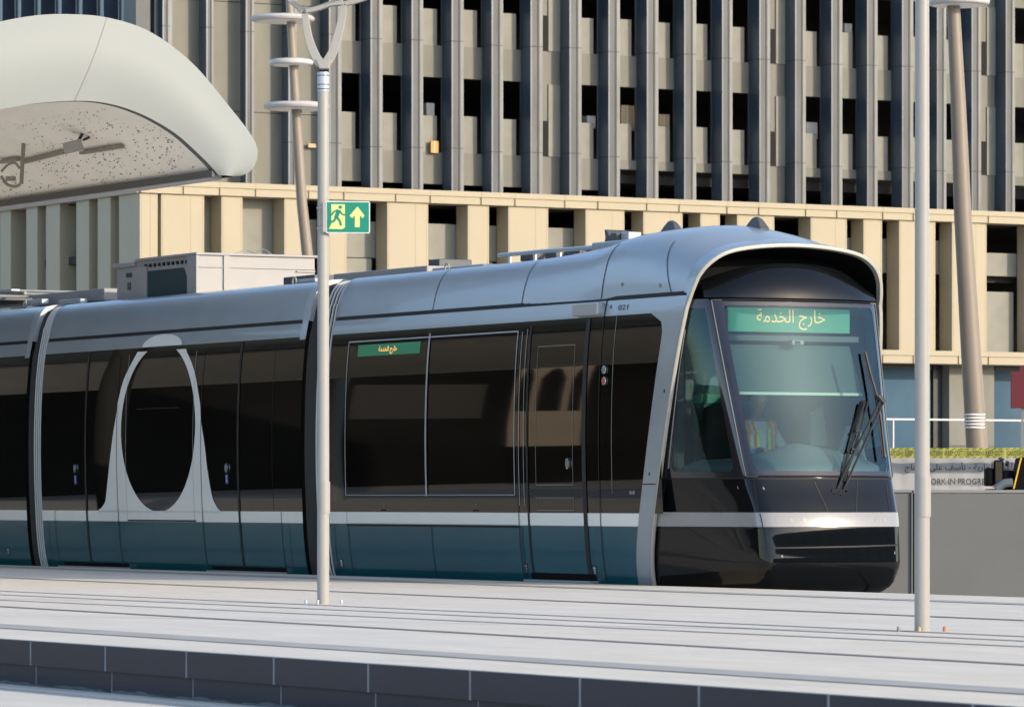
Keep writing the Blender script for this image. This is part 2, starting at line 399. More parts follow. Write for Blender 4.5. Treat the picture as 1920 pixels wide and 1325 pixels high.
# ledges
for nm, z0, z1 in (('upper_ledge', ZL0, ZL1), ('lower_ledge', ZM0, ZM1)):
    g = MB(); g.box(FB, R0 + .0, R1, -.9, .10, z0, z1 - .17); g.box(FB, R0, R1, -.9, .14, z1 - .165, z1)
    g.box(lambda a, b, c: FL(a, b, c), .0, 40, -.6, .10, z0, z1 - .17); g.box(lambda a, b, c: FL(a, b, c), 0, 40, -.6, .14, z1 - .165, z1)
    x = R0 + 1.4
    while x < R1: g.box(FB, x, x + .012, .05, .145, z0 - .001, z1 + .002, 1); x += 1.22 + (.6 if int(x) % 3 == 0 else 0)
    part('ledge', ['stone', 'joint'], g)
# lower cream piers (left, right) in photo columns and what stands in the opening to their right
piers = [(262,285),(302,383),(415,455),(533,575),(615,650),(726,803),(877,917),(953,1028),(1098,1171),(1206,1280),(1313,1350),(1382,1452),(1520,1588),(1619,1654),(1686,1754),(1785,1850),(1931,2000),(2030,2100)]
DP = .72
for (l, r_) in piers:
    g = MB(); a, b = rpx(l), rpx(r_); g.box(FB, a, b, -DP, 0, ZM1, ZL0)
    part('pier', 'stone', g, bevel=.01)
    g = MB()
    if b - a > .9:
        m_ = a + (b-a)*.68
        g.box(FB, m_, m_ + .014, -.1, .004, ZM1, ZL0)
    g.box(FB, a + .05, a + .062, -.1, .004, ZM1, ZL0); g.box(FB, b - .062, b - .05, -.1, .004, ZM1, ZL0)
    part('pier_joint', 'joint', g)
zpar = zpy(830, 421, -1); zlow = zpy(830, 488, -1)
for i, (l, r_) in enumerate(piers[:-1]):
    a, b = rpx(r_) - .05, rpx(piers[i+1][0]) + .3
    full = i in (1, 2)
    g = MB(); g.box(FB, a, b, -1.05, -DP - .06, zlow if not full else ZM1, ZL0 if full else zpar - (.35 if i >= 15 else 0)); part('parapet', 'parapet', g)
    if not full:
        g = MB(); g.box(FB, a, b - .45, -.95, -DP - .004, ZM1, zlow - .03 - (.5 if i > 11 else 0)); part('lower_parapet', 'parapet', g)
# decks and dark inside
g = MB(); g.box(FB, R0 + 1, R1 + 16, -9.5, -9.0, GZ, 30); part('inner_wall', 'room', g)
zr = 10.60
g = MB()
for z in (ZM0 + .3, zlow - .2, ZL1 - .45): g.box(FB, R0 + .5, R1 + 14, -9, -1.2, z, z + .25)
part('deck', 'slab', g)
# upper storeys: fins
fins = [(245,262,262),(283,305,318),(373,387,400),(450,461,476),(528,541,556),(600,617,640),(677,695,717),(755,772,793),(830,847,869),(905,922,943),(978,995,1017),(1051,1068,1090),
        (1122,1141,1162),(1193,1213,1234),(1265,1283,1305),(1335,1354,1373),(1405,1424,1443.5),(1473,1491,1510.5),(1540,1559,1579),(1607,1626,1645),(1673,1691.5,1712),
        (1738,1757,1774),(1804,1822,1839),(1866,1886,1902.5),(1937,1955,1975),(2007,2025,2045)]
TOPZ = 26.0
bays = []
for i, (d0, d1, l1) in enumerate(fins):
    if i == 0: continue
    dep = (d1 - d0)/(F/D0)/.508
    a, b = rpx(d1), rpx(l1)
    g = MB()
    g.box(FB, a, b - .002, -dep, 0, ZL1, TOPZ, 1)                       # body of the fin
    for f_i in range(len(g.f)): pass
    # left side panel, front panel, groove, light edge
    g.box(FB, a - .006, a + .05, -dep, .004, ZL1, TOPZ, 0)
    w = b - a
    g.box(FB, a + w*.56, a + w*.65, -.02, .006, ZL1, TOPZ, 2)
    for k_ in range(5): zj = 10.6 + 3.32*k_ + 1.02 + (i % 3)*.03; g.box(FB, a - .008, b + .002, -dep, .0135, zj, zj + .018, 2)
    g.box(FB, a + w*.72, b, -.05, .012, ZL1, TOPZ, 3)
    part('fin', ['fin_dark', 'fin', 'groove', 'fin_light'], g)
    bays.append((l1, fins[i+1][0] if i + 1 < len(fins) else l1 + 33, dep))
ZS = 10.60; PER = 3.32
solid = {3, 8, 14, 20}
for i, (l, r_, dep) in enumerate(bays):
    d = -.62
    a = rpx(l, d) - .15; b = rpx(r_, d) + .12
    closed = i < 4
    if closed or i in (9, 15, 21):
        g = MB(); g.box(FB, a - .2, b + .1, d - .3, d, ZL1, TOPZ); part('wall_panel', 'spandrel', g)
        if not closed:
            for k in range(4):
                z0 = ZS + PER*k
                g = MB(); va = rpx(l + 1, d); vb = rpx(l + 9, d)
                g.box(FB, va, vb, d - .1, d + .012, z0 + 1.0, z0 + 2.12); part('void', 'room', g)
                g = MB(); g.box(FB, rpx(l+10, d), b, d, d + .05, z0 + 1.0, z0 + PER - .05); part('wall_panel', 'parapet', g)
        else:
            g = MB(); x = a + .3
            for k in range(5):
                g.box(FB, a, b, d, d + .006, ZL1 + 2.2 + PER*k, ZL1 + 2.23 + PER*k)
            part('panel_joint', 'groove', g)
        continue
    for k in range(-1, 5):
        z0 = ZS + PER*k
        short = i >= 11 and k == 0
        lo_ = z0 + (.70 if short else 0); hi_ = z0 + .99
        if k >= 0:
            g = MB(); g.box(FB, a - .25, b + .15, d - .3, d, lo_, hi_); part('spandrel', 'spandrel', g)
            vl = rpx(l + (r_-l)*.72, d); vr = rpx(l + (r_-l)*.93, d)
            g = MB(); g.box(FB, a - .25, vl, d - .22, d - .02, hi_, z0 + 2.15 - (.0 if i % 2 else .03)); part('parapet', 'parapet', g)
            g = MB(); g.box(FB, vr, b + .15, d - .04, d + .003, hi_, z0 + PER); part('mullion', 'fin', g)
    if i >= 11:
        g = MB(); g.tube([FB(a, d - .8, ZL1 + .35), FB(b - .35, d - .8, ZL1 + .35)], .05, 8); part('pipe', 'rail', g)
g = MB()
for k in range(0, 5): g.box(FB, R0 + 1, R1 + 14, -9, -1.0, ZS + PER*k - .02 + .3, ZS + PER*k + .55)
part('upper_deck', 'slab', g)
g = MB(); g.box(FB, R0 - .5, R1, -9.4, -.3, TOPZ, TOPZ + .6); part('roof', 'slab', g)
# left face of the building: cream piers below, dark blue glass fins above
def lpx(px):
    lo_, hi_ = -5.0, 80.0
    for _ in range(50):
        m_ = (lo_ + hi_)/2; p = FL(m_, 0, 0)
        if 960 + F*p.x/p.y > px: lo_ = m_
        else: hi_ = m_
    return m_
g = MB(); g.box(FL, .3, 60, -1.2, -.62, GZ, TOPZ); part('side_wall', 'fin_dark', g)
for (x0, x1) in ((223,262),(183,207),(143,167),(86,112),(49,70),(0,20),(-40,-18),(-80,-58)):
    a, b = lpx(x1), lpx(x0)
    g = MB(); g.box(FL, max(a, 0.02), b, -.6, 0, ZM1, ZL0); part('pier', 'stone', g, bevel=.01)
for x in (240, 200, 160, 121, 82, 45, 10, -25):
    a = lpx(x)
    g = MB(); g.box(FL, a, a + .35, -.6, .1, ZL1, TOPZ); part('glass_fin', 'fin_dark', g)
    g = MB(); g.box(FL, a + .34, a + .42, -.6, .14, ZL1, TOPZ); part('fin_trim', 'fin', g)
a = lpx(-25) + 2.6
while a < 57:
    g = MB(); g.box(FL, a, a + .35, -.6, .1, ZL1, TOPZ); part('glass_fin', 'fin_dark', g)
    g = MB(); g.box(FL, a + .34, a + .42, -.6, .14, ZL1, TOPZ); part('fin_trim', 'fin', g); a += 2.6
a = lpx(-80) + 2.2
while a < 39:
    g = MB(); g.box(FL, a, a + 1.3, -.6, 0, ZM1, ZL0); part('pier', 'stone', g, bevel=.01); a += 2.5
# corner of the upper block
g = MB(); g.box(FB, R0 - .1, rpx(283), -.9, -.05, ZL1, TOPZ); part('corner_column', 'fin', g)
# storefront
g = MB(); g.box(FB, R0 + .3, R1, -1.6, -.9, ZM0 - .0, ZM0 + .3); part('soffit', 'store_dark', g)
xs = [(1200,1420),(1424,1600),(1604,1745),(1864,2010),(2014,2150)]
for (l, r_) in xs:
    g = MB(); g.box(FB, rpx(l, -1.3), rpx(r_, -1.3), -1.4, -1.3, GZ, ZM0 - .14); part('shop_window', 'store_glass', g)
    g = MB(); g.box(FB, rpx(l, -1.3), rpx(r_, -1.3), -1.3, -1.22, ZM0 - .14, ZM0 - .02); part('window_head', 'store_dark', g)
g = MB(); g.box(FB, rpx(200), rpx(1200), -1.5, -1.3, GZ, ZM0); part('ground_wall', 'store_dark', g)
g = MB(); g.box(FB, rpx(1747, -1.3), rpx(1781, -1.3), -2.2, -1.2, GZ, ZM0); part('dark_column', 'store_dark', g)
g = MB(); g.box(FB, rpx(1780, -.8), rpx(1864, -.8), -1.6, -.8, GZ, ZM0); part('cream_column', 'spandrel', g)
# handrail in front of the shop windows
rl = thing('handrail', FB(rpx(1800), 1.5, GZ), 'pale handrail running before the blue shop windows', 'railing')
zz = zpy(1800, 787, 1.5)
g = MB(); g.tube([FB(rpx(1500, 1.5), 1.5, zz), FB(rpx(2050, 1.5), 1.5, zz)], .03, 8); g.build('top_rail', 'rail', rl)
for x in (1560, 1675, 1916, 2010):
    g = MB(); g.tube([FB(rpx(x, 1.5), 1.5, GZ - .05), FB(rpx(x, 1.5), 1.5, zz)], .025, 8); g.build('post', 'rail', rl)
# oddments left in the openings of the building
def odd(name, l, r_, y0, y1, d, m, label, cat_, dep=.5):
    a, b = rpx(l, d), rpx(r_, d); z1, z0 = zpy(l, y0, d), zpy(l, y1, d)
    o = thing(name, FB((a+b)/2, d - dep/2, z0), label, cat_)
    g = MB(); g.box(FB, a, b, d - dep, d, z0, z1); g.build('body', m, o, bevel=.02)
    g = MB(); g.box(FB, a + (b-a)*.42, a + (b-a)*.5, d, d + .006, z0 + .01, z1 - .01); g.build('tape_strip', 'pale_box', o)
odd('carton_stack', 1165, 1190, 197, 245, -1.0, 'carton', 'tall tan carton stack in upper opening above the tram display', 'cartons')
odd('carton_stack', 1236, 1256, 214, 245, -1.0, 'carton', 'low tan carton stack with pointed heap one opening right of tall stack', 'cartons')
odd('pale_crate', 1101, 1117, 217, 240, -1.0, 'pale_box', 'small pale crate in opening left of the tall tan cartons', 'crate')
odd('plank', 1459, 1467, 209, 252, -1.0, 'carton', 'upright narrow tan plank leaning in an upper opening', 'plank', .1)
odd('pale_crate', 1584, 1598, 44, 70, -1.0, 'pale_box', 'pale box in the topmost right opening of the building', 'box')
odd('waste_bag', 1512, 1533, 229, 260, -1.0, 'pale_box', 'mixed pale rubbish bag heaped on parapet right of the plank', 'bag')
odd('orange_board', 808, 823, 264, 287, -.45, 'orange', 'small orange board fixed on the grey parapet above the cream ledge', 'board', .08)
odd('tan_board', 578, 594, 269, 277, -.45, 'carton', 'short tan board on parapet behind the left lamp pole', 'board', .08)
odd('white_sack', 800, 815, 193, 220, -1.0, 'pale_box', 'white sack in opening above the orange board', 'sack')

# unseen buildings added left of the frame for the tram's gloss to reflect
def mirror_ray(px, s):                               # where the tram side, seen at column px, looks to
    v = Vector(((px-960)/F, 1, 0)).normalized(); n = -Wd
    r = v - n*2*v.dot(n); return T(s, 0, 0), r
stn = thing('station_block', (-60, 85, GZ), 'long dark station block standing to the left of the tracks', 'building')
S0 = Vector((-42, 74, GZ)); SN = Vector((.836, -.549, 0)); SE = Vector((.549, .836, 0))
def FS(a, d, z): return S0 + SE*a + SN*d + Vector((0, 0, z))
g = MB(); g.box(FS, -60, 44, -14, 0, 0, 12); g.build('wall', 'station', stn)  # unseen wall added so the side windows reflect something dark
hall = thing('station_hall', T(-35, -6, 0), 'tall dark station hall raised over the far end of the platform', 'building')
g = MB(); g.box(T, -60, -17.0, -5.0, -.7, 5.4, 13); g.build('upper_storey', 'station_olive', hall)  # unseen dark mass added to darken the roof fairing's reflections
for s_ in (-20, -32, -44, -56):
    g = MB(); g.tube([T(s_, -3.2, -.3), T(s_, -3.2, 5.4)], .22, 16); g.build('column', 'station_olive', hall, smooth=True)
def hit(px, s, d):
    o, r = mirror_ray(px, s); k = ((S0 + SN*d - o).dot(SN))/r.dot(SN); p = o + r*k; return (p - S0).dot(SE)
def s_of(px, t=0.0):
    a = (px - 960)/F; return ((P0.y + .475*t)*a - P0.x - .88*t)/(.475 + .88*a)
a0, a1 = hit(952, s_of(952), 2), hit(1090, s_of(1090), 2)
tw = thing('tan_kiosk', FS((a0+a1)/2, 2, 0), 'tan wall standing before the dark station block', 'wall')
lo_, hi_ = min(a0, a1), max(a0, a1)
g = MB(); g.box(FS, lo_, hi_, 1.2, 2, 0, 13); g.build('wall', 'tan_wall', tw)
g = MB(); w = hi_ - lo_
g.box(FS, lo_, hi_, 2, 2.03, 0, 1.9); g.build('dark_base', 'station', tw)
for c0_, c1_ in ((.05, .22), (.32, .66), (.76, .94)):
    g = MB(); pts = [(lo_ + w*c0_, 3.9), (lo_ + w*c1_, 3.9)] + [(lo_ + w*lerp(c1_, c0_, q/8), 5.6 + .7*math.sin(math.pi*q/8)) for q in range(9)]
    g.prism(pts, lambda a, b, c: FS(a, c, b), 2, 2.03); g.build('opening', 'station', tw)
g = MB(); g.box(FS, hit(650, s_of(650), .05), hit(900, s_of(900), .05), 0, .05, 3.6, 5.4); g.build('pale_band', 'band_grey', stn)  # strip added so the side windows reflect a lighter patch
g = MB(); g.prism([(hit(650, s_of(650), .1) + q*.6, 3.5 + .9*math.sin(q*.23 + 1)**2 + .3*math.sin(q*.9)) for q in range(0, 16)] + [(hit(650, s_of(650), .1) + 9, 0), (hit(650, s_of(650), .1), 0)], lambda a, b, c: FS(a, c, b), .06, .3); g.build('low_mound', 'station', stn)

# unseen block added behind and right of the viewpoint to darken nose reflections
cb = thing('street_block', (104, -24, GZ), 'long shaded grey block across the street behind the viewpoint', 'building')
CE = Vector((.54, .84, 0)); CN = Vector((-.84, .54, 0))
def FC(a, d, z): return Vector((104, -24, GZ)) + CE*a + CN*d + Vector((0, 0, z))
g = MB(); g.box(FC, -140, 140, -14, 0, 0, 22); g.build('wall', 'block_wall', cb)
for k in range(-16, 17, 2):
    for z in (3, 8.5, 14):
        g = MB(); g.box(FC, k*8 - 2.4, k*8 + 2.4, 0, .1, z, z + 3); g.build('window', 'store_dark', cb)

# ================================================================= THE TRAM
TC, TW = 1.15, 2.30
PROF = [(-.16,.17),(0,.095),(.29,.045),(.74,.015),(1.18,0),(1.66,0),(2.21,.022),(2.57,.06),(2.74,.095),(2.94,.14),(3.10,.21)]
def prof(z): return cat(PROF, z)
def SK(s, z, off=0.0): return T(s, prof(z) - off, z)
def sz(px, py):
    z = 1.0
    for _ in range(12):
        t = prof(z); s = s_of(px, t); z = CZ + (HY-py)*(P0.y - .88*s + .475*t)/F
    return s, z
def sx(px): return sz(px, 930)[0]
Z_W0, Z_W1, Z_TOP, Z_G = .554, .678, 2.575, 2.735    # stripe, glass band, gutter heights
ZB = -.14
tram = thing('tram', T(-5, TC, GZ), 'grey white and teal tram with dark glass sides facing right at the platform', 'tram')
def zs(a, b, n=10): return frange(a, b, n)
def tp(name, m, g, **k): return g.build(name, m, k.pop('parent', tram), **k)
def patch(name, m, s0, s1, z0, z1, off, parent=None, n=None, **k):
    g = MB(); n = n or max(1, int((z1 - z0)/.12)); g.grid(lambda z, s: SK(s, z, off), zs(z0, z1, n), zs(s0, s1, 1))
    return tp(name, m, g, smooth=True, parent=parent or tram, **k)
def seam(s, z0, z1, w=.012, off=.011, m='groove', name='panel_gap', parent=None):
    return patch(name, m, s - w/2, s + w/2, z0, z1, off, parent)
def hseam(s0, s1, z, h=.01, off=.011, m='groove', name='panel_gap', parent=None):
    return patch(name, m, s0, s1, z - h/2, z + h/2, off, parent, n=1)

mods = {'front': (sx(617), .2), 'middle': (sx(79), sx(567)), 'rear': (sx(50) - 9.0, sx(50))}
PXI = {}
def roof_profile(kind, s):
    tabs = [(-9, [(.095,2.745),(.14,2.94),(.21,3.10),(.32,3.18),(.6,3.205),(1.15,3.21)]),
            (-3, [(.095,2.745),(.14,2.94),(.21,3.10),(.32,3.195),(.6,3.23),(1.15,3.25)]),
            (-1.6,[(.095,2.745),(.135,2.95),(.20,3.12),(.32,3.23),(.6,3.31),(1.15,3.35)]),
            (-1.0,[(.095,2.745),(.13,2.96),(.19,3.16),(.32,3.30),(.6,3.39),(1.15,3.44)]),
            (-.3, [(.10,2.745),(.135,2.955),(.20,3.14),(.36,3.285),(.65,3.39),(1.15,3.45)]),
            (.2,  [(.105,2.745),(.14,2.93),(.23,3.09),(.40,3.22),(.68,3.31),(1.15,3.36)]),
            (.5,  [(.105,2.745),(.145,2.90),(.24,3.04),(.43,3.165),(.71,3.24),(1.15,3.28)])]
    if kind != 'front' or s <= -9: return tabs[0][1]
    return [(cat([(a, t_[i][0]) for a, t_ in tabs], s), cat([(a, t_[i][1]) for a, t_ in tabs], s)) for i in range(6)]
HOOP = [(.60,.080,2.66),(.65,.100,2.78),(.70,.145,2.92),(.75,.25,3.045),(.78,.43,3.14),(.80,.75,3.195),(.815,1.15,3.215)]
HOOPF = smooth_path(HOOP + [(s, TW - t, z) for s, t, z in HOOP[-2::-1]], 6)
def full_profile(pr, k=4):
    P = [Vector((0, t, z)) for t, z in pr] + [Vector((0, TW - t, z)) for t, z in pr[-2::-1]]
    return smooth_path(P, k)

for kind, (s0, s1) in mods.items():
    # plain inner shell, both sides, underside and floor
    g = MB(); zz_ = zs(ZB, 2.74, 16)
    e1 = s1 if kind != 'front' else -.05
    for side in (0, 1):
        fn = (lambda z, s: T(s, prof(z), z)) if side == 0 else (lambda z, s: T(s, TW - prof(z), z))
        g.grid(fn, zz_, zs(s0, e1, 2))
    for s in ((s0, s1) if kind != 'front' else (s0,)):
        r = [T(s, prof(z), z) for z in zz_]; r2 = [T(s, TW - prof(z), z) for z in zz_]
        g.rows([r, r2])
    g.add([T(s0, .17, ZB), T(e1, .17, ZB), T(e1, TW-.17, ZB), T(s0, TW-.17, ZB)], [(0,1,2,3)])
    tp('inner_shell', 'black_matte', g)
    # teal skirt, stripe, dark glass band, silver header, on both sides
    eg = sx(1235) if kind == 'front' else s1
    for side in (0, 1):
        def SS(z, s, off): return T(s, prof(z) - off, z) if side == 0 else T(s, TW - prof(z) + off, z)
        for nm, m, z0, z1, e in (('skirt', 'teal', ZB + .02, Z_W0, sx(1200)), ('white_stripe', 'stripe', Z_W0, Z_W1, sx(1200)),
                              ('window_band', 'black_glass', Z_W1, Z_TOP, sx(1243)), ('header_strip', 'silver', Z_TOP, Z_G - .012, .50)):
            ee = e if kind == 'front' else s1
            g = MB(); g.grid(lambda z, s: SS(z, s, .006), zs(z0, z1, max(2, int((z1-z0)/.1))), zs(s0, ee, 14)); tp(nm, m, g, smooth=True)
        g = MB(); g.grid(lambda z, s: SS(z, s, .001), [Z_G - .014, Z_G + .03], zs(s0, .5 if kind == 'front' else s1, 2)); tp('gutter_gap', 'groove', g)
    # roof fairing
    g = MB(); e = .5 if kind == 'front' else s1
    n = 44 if kind == 'front' else 8
    g.rows([[T(s, p.y, p.z) for p in full_profile(roof_profile(kind, s))] for s in frange(s0, e, n)] +
           ([[T(p.x - .012, p.y, p.z) for p in HP] for HP in []] ))
    if kind != 'front':
        pass
    roof = tp('roof_fairing', 'silver', g, smooth=True, angle=60)
    if kind != 'front':
        pr = full_profile(roof_profile(kind, s1)); g = MB()
        g.rows([[T(s1 - .16, p.y - (.004 if p.y < TC else -.004), p.z + .004) for p in pr], [T(s1 + .01, p.y - (.006 if p.y < TC else -.006), p.z + .006) for p in pr], [T(s1 + .01, TC + (p.y-TC)*.93, 2.6 + (p.z-2.6)*.93) for p in pr]])
        tp('end_trim', 'silver_trim', g, smooth=True, angle=40)
        patch('end_trim', 'silver_trim', s1 - .14, s1 + .005, Z_TOP - .03, Z_G + .02, .013)
        patch('end_panel', 'stripe', s1 - .13, s1 + .005, Z_W0, Z_W1, .012)
        patch('end_panel', 'teal', s1 - .16, s1 + .005, ZB, Z_W0, .012)
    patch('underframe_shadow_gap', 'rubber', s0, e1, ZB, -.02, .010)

# roof joins to the hoop: last part of the cab roof
g = MB()
rp = [T(.5, p.y, p.z) for p in full_profile(roof_profile('front', .5), 6)]
hp = [T(p.x, p.y, p.z) for p in HOOPF]
# start the hoop at gutter height
pr_ = full_profile(roof_profile('front', .5), 6)
k0 = min(range(len(HOOPF)//2), key=lambda i: abs(HOOPF[i].z - 2.745)); k1 = len(HOOPF) - 1 - k0
def resample(P, n):
    L = [0]
    for a, b in zip(P, P[1:]): L.append(L[-1] + (b-a).length)
    out = []
    for i in range(n + 1):
        d = L[-1]*i/n; j = 0
        while j < len(L) - 2 and L[j+1] < d: j += 1
        out.append(P[j].lerp(P[j+1], (d - L[j])/max(1e-9, L[j+1] - L[j])))
    return out
ra = resample([Vector((.5, p.y, p.z)) for p in pr_], 60)
rb = resample([HOOPF[i] for i in range(k0, k1 + 1)], 60)
g.rows([[T(*a) for a in ra], [T(*a.lerp(b, .5)) + Vector((0,0,.012*math.sin(math.pi*i/60))) for i, (a, b) in enumerate(zip(ra, rb))], [T(*b) for b in rb]])
tp('cab_brow', 'silver', g, smooth=True, angle=60)

# fairing seams on the front car: run over the shoulder at constant s
def roof_seam(s, w=.012, m='groove', lean=0.0, kind='front', upto=3, name='roof_seam'):
    g = MB(); pts = smooth_path([Vector((0, t, z)) for t, z in roof_profile(kind, s)], 5)[:upto*5 + 1]
    r0, r1 = [], []
    for i, p in enumerate(pts):
        l = lean*i/len(pts); sv = s + l
        q = smooth_path([Vector((0, t, z)) for t, z in roof_profile(kind, sv)], 5)[i]
        r0.append(T(sv - w/2, q.y - .004, q.z + .004)); r1.append(T(sv + w/2, q.y - .004, q.z + .004))
    g.rows([r0, r1]); return tp(name, m, g)
roof_seam(s_of(815, .12)); roof_seam(s_of(982, .12)); roof_seam(s_of(1130, .12), .02, 'silver_trim'); roof_seam(s_of(1130, .12) + .02)
roof_seam(s_of(1262, .12), .012, lean=-.42)

# ornament on the middle car: white A-shaped outline round a dark oval
OL = [(186,955),(191,952),(198,942),(201,924),(205.5,880),(213,817),(220,773),(222,757),(233,713),(247,683),(260,659)]
IL = [(299,959),(285,954),(272,945),(255,924),(242,893),(235,877),(230,850),(228,800),(230,767),(237,740),(250,713),(263,687),(279,658)]
IR = [(299,959),(312,954),(326,944),(346,917),(358,887),(359,877),(365,847),(368,800),(367,757),(360,727),(353,703),(343,680),(329,656)]
OR = [(416,958),(411,954),(403,940),(398,924),(391,883),(390,877),(385,833),(378,783),(377,760),(373,733),(368,703),(360,677),(350,656)]
def tab(L): return sorted([(sz(*p)[1], sz(*p)[0]) for p in L])
tOL, tIL, tIR, tOR = tab(OL), tab(IL), tab(IR), tab(OR)
zt = sz(300, 657)[1]
# the oval is a true ellipse on the car side
zE0 = sz(299, 959)[1]; zE1 = sz(299, 645)[1]; zEc = (zE0 + zE1)/2; hE = (zE1 - zE0)/2
sE0, sE1 = sz(228.5, 803)[0], sz(367.5, 803)[0]; sEc = (sE0 + sE1)/2; wE = (sE1 - sE0)/2
def ell(z): return wE*math.sqrt(max(0.0, 1 - ((z - zEc)/hE)**2))
g = MB(); zl = [zE0 + (zt - zE0)*(1 - math.cos(math.pi/2*u)) for u in frange(0, 1, 60)]
g.rows([[SK(lerp(cat(tOL, z), sEc - ell(z), u), z, .011) for u in (0, .5, 1)] for z in zl])
g.rows([[SK(lerp(sEc + ell(z), cat(tOR, z), u), z, .011) for u in (0, .5, 1)] for z in zl])
g.rows([[SK(lerp(cat(tOL, z), cat(tOR, z), u), z, .011) for u in (0, .5, 1)] for z in zs(Z_W1 - .002, zE0, 4)])
orn = tp('oval_ornament', 'stripe', g)
capL = sz(269, 648); capR = sz(343, 644)
g = MB(); zc0 = Z_TOP + .004; zc1 = sz(310, 626)[1]
sl, sr = capL[0], capR[0]; sm = (sl + sr)/2; hw = (sr - sl)/2
g.rows([[SK(sm + u*hw*math.sqrt(max(0, 1 - ((z - zc0)/(zc1 - zc0))**2)) - .0, z, .012) for u in (-1, 0, 1)] for z in zs(zc0, zc1, 14)])
tp('ornament_cap', 'stripe', g)

# middle car details
def door_button(px, py, sticker=True):
    s, z = sz(px, py); o = MB()
    def f(a, b, d): return SK(s + a, z + b, .012 + d)
    o.prism([(math.cos(k*.3927)*.036, math.sin(k*.3927)*.055) for k in range(16)], f, 0, .012)
    b = tp('door_button', 'chrome', o)
    o = MB(); o.prism([(math.cos(k*.3927)*.022, math.sin(k*.3927)*.036) for k in range(16)], f, .012, .018); o.build('button_face', 'rib', b)
    if sticker:
        s2, z2 = sz(px, py + 21)
        o = MB(); o.box(lambda a, b_, c: SK(s2 + a, z2 + b_, c), -.035, .035, -.055, .055, .009, .0125); st_ = tp('sticker', 'blue_print', o)
        o = MB()
        o.prism([(-.012,-.03),(.018,-.03),(.018,-.02),(0,-.02),(0,.02),(-.012,.02)], lambda a, b_, c: SK(s2 + a, z2 + b_, c), .0125, .0135)
        o.prism([(math.cos(k*.785)*.01 - .006, math.sin(k*.785)*.012 + .033) for k in range(8)], lambda a, b_, c: SK(s2 + a, z2 + b_, c), .0125, .0135)
        o.build('wheelchair_symbol', 'white_print', st_)
door_button(143, 878); door_button(427, 877)
for px, w in ((163, .05), (449, .05)):
    seam(sx(px), .05, 2.56, w, .012, 'rubber', 'door_seal')
for px in (103, 527): seam(sx(px), ZB, Z_W1 - .004, .010)
seam(sx(222), ZB, 2.50, .014, .0135); seam(sx(380), ZB, 2.50, .014, .0135)
seam(sx(239), Z_W0 + .02, 2.50, .008, .0125, 'silver_trim', 'trim_line'); seam(sx(365), Z_W0 + .02, 2.50, .008, .0125, 'silver_trim', 'trim_line')
hseam(sx(239), sx(367), Z_W0 + .012, .018)
hseam(sx(258), sx(338), 1.86, .007, .0085, 'rubber', 'window_bar')
for a, b in ((110, 232), (388, 526)):
    g = MB(); g.box(T, sx(a), sx(b), -.0, .12, -.02, .012); tp('door_step', 'silver_trim', g)
    patch('step_recess', 'black_matte', sx(a), sx(b), .015, .06, .009)
seam(sx(90), ZB, Z_W0, .006, .009); seam(sx(541), ZB, Z_W0, .006, .009); seam(sx(513), Z_W1, 2.5, .006, .009)
# front car, side
s_l, s_r = sx(650), sx(968)
g = MB(); zw0, zw1 = .845, 2.49
def frame_line(g, s0, s1, z0, z1, w, off):
    for a, b, c, d in ((s0, s1, z0, z0 + w), (s0, s1, z1 - w, z1), (s0, s0 + w, z0, z1), (s1 - w, s1, z0, z1)):
        g.grid(lambda z, s: SK(s, z, off), zs(c, d, 12 if d - c > .5 else 1), [a, b])
frame_line(g, s_l, s_r, zw0, zw1, .014, .012); tp('window_frame', 'silver_trim', g)
seam(sx(802), zw0, zw1 + .03, .034, .016, 'silver_trim', 'window_divider')
hseam(s_l, s_r, zw0 + .002, .01, .014, 'rubber', 'window_seal')
dp = patch('side_display', 'ledgreen_dim', sz(673, 655)[0], sz(789, 655)[0], sz(700, 667)[1], sz(700, 645.5)[1], .0095, n=1)
g = MB(); sa, sb = sz(712, 655)[0], sz(746, 655)[0]; za, zb_ = sz(730, 663)[1], sz(730, 648)[1]
add_text(g, shape('خارج الخدمة'), lambda a, b: SK(a, b, .012), sa, sb, za, zb_, .006); g.build('display_text', 'amber_dim', dp)
# front door leaf
d0_, d1_ = sx(994), sx(1100)
seam(d0_ - .03, .04, 2.53, .035, .012, 'rubber', 'door_seal'); seam(d1_ - .02, .06, 2.56, .075, .013, 'rubber', 'door_seal')
seam(sx(973), ZB, 2.50, .012, .013, 'groove'); seam(sx(1126), ZB, 2.56, .012, .013)
seam(sx(976), .75, 2.48, .010, .013, 'silver_trim', 'trim_line')
seam(sx(985), .75, 2.50, .008, .013, 'silver_trim', 'trim_line')
g = MB(); frame_line(g, sx(1007), sx(1077), .95, 2.32, .007, .009); frame_line(g, sx(1007), sx(1077), .70, .83, .006, .009); tp('door_glass_outline', 'rib', g)
hseam(d0_, d1_, .90, .016, .0125, 'rubber', 'door_bar')
hseam(d0_, d1_, .86, .010, .0125, 'rubber', 'door_bar')
door_button(1067, 869, False)
g = MB(); g.box(T, d0_ - .1, d1_ + .1, -.01, .12, -.0, .02); tp('door_step', 'silver_trim', g)
patch('step_recess', 'black_matte', d0_ - .08, d1_ + .08, .022, .085, .0135)
hseam(s_l + .0, sx(973), Z_W0 - .012, .022, .0125, 'groove')
hseam(sx(655), sx(968), Z_W0 + .002, .008, .014, 'silver_trim', 'trim_line')
for px in (652, 808, 978): seam(sx(px), ZB, Z_W0 - .01, .011, .0125)
seam(sx(626), ZB, Z_W0, .008)
seam(sx(650), Z_W0, Z_W1, .006, .009)
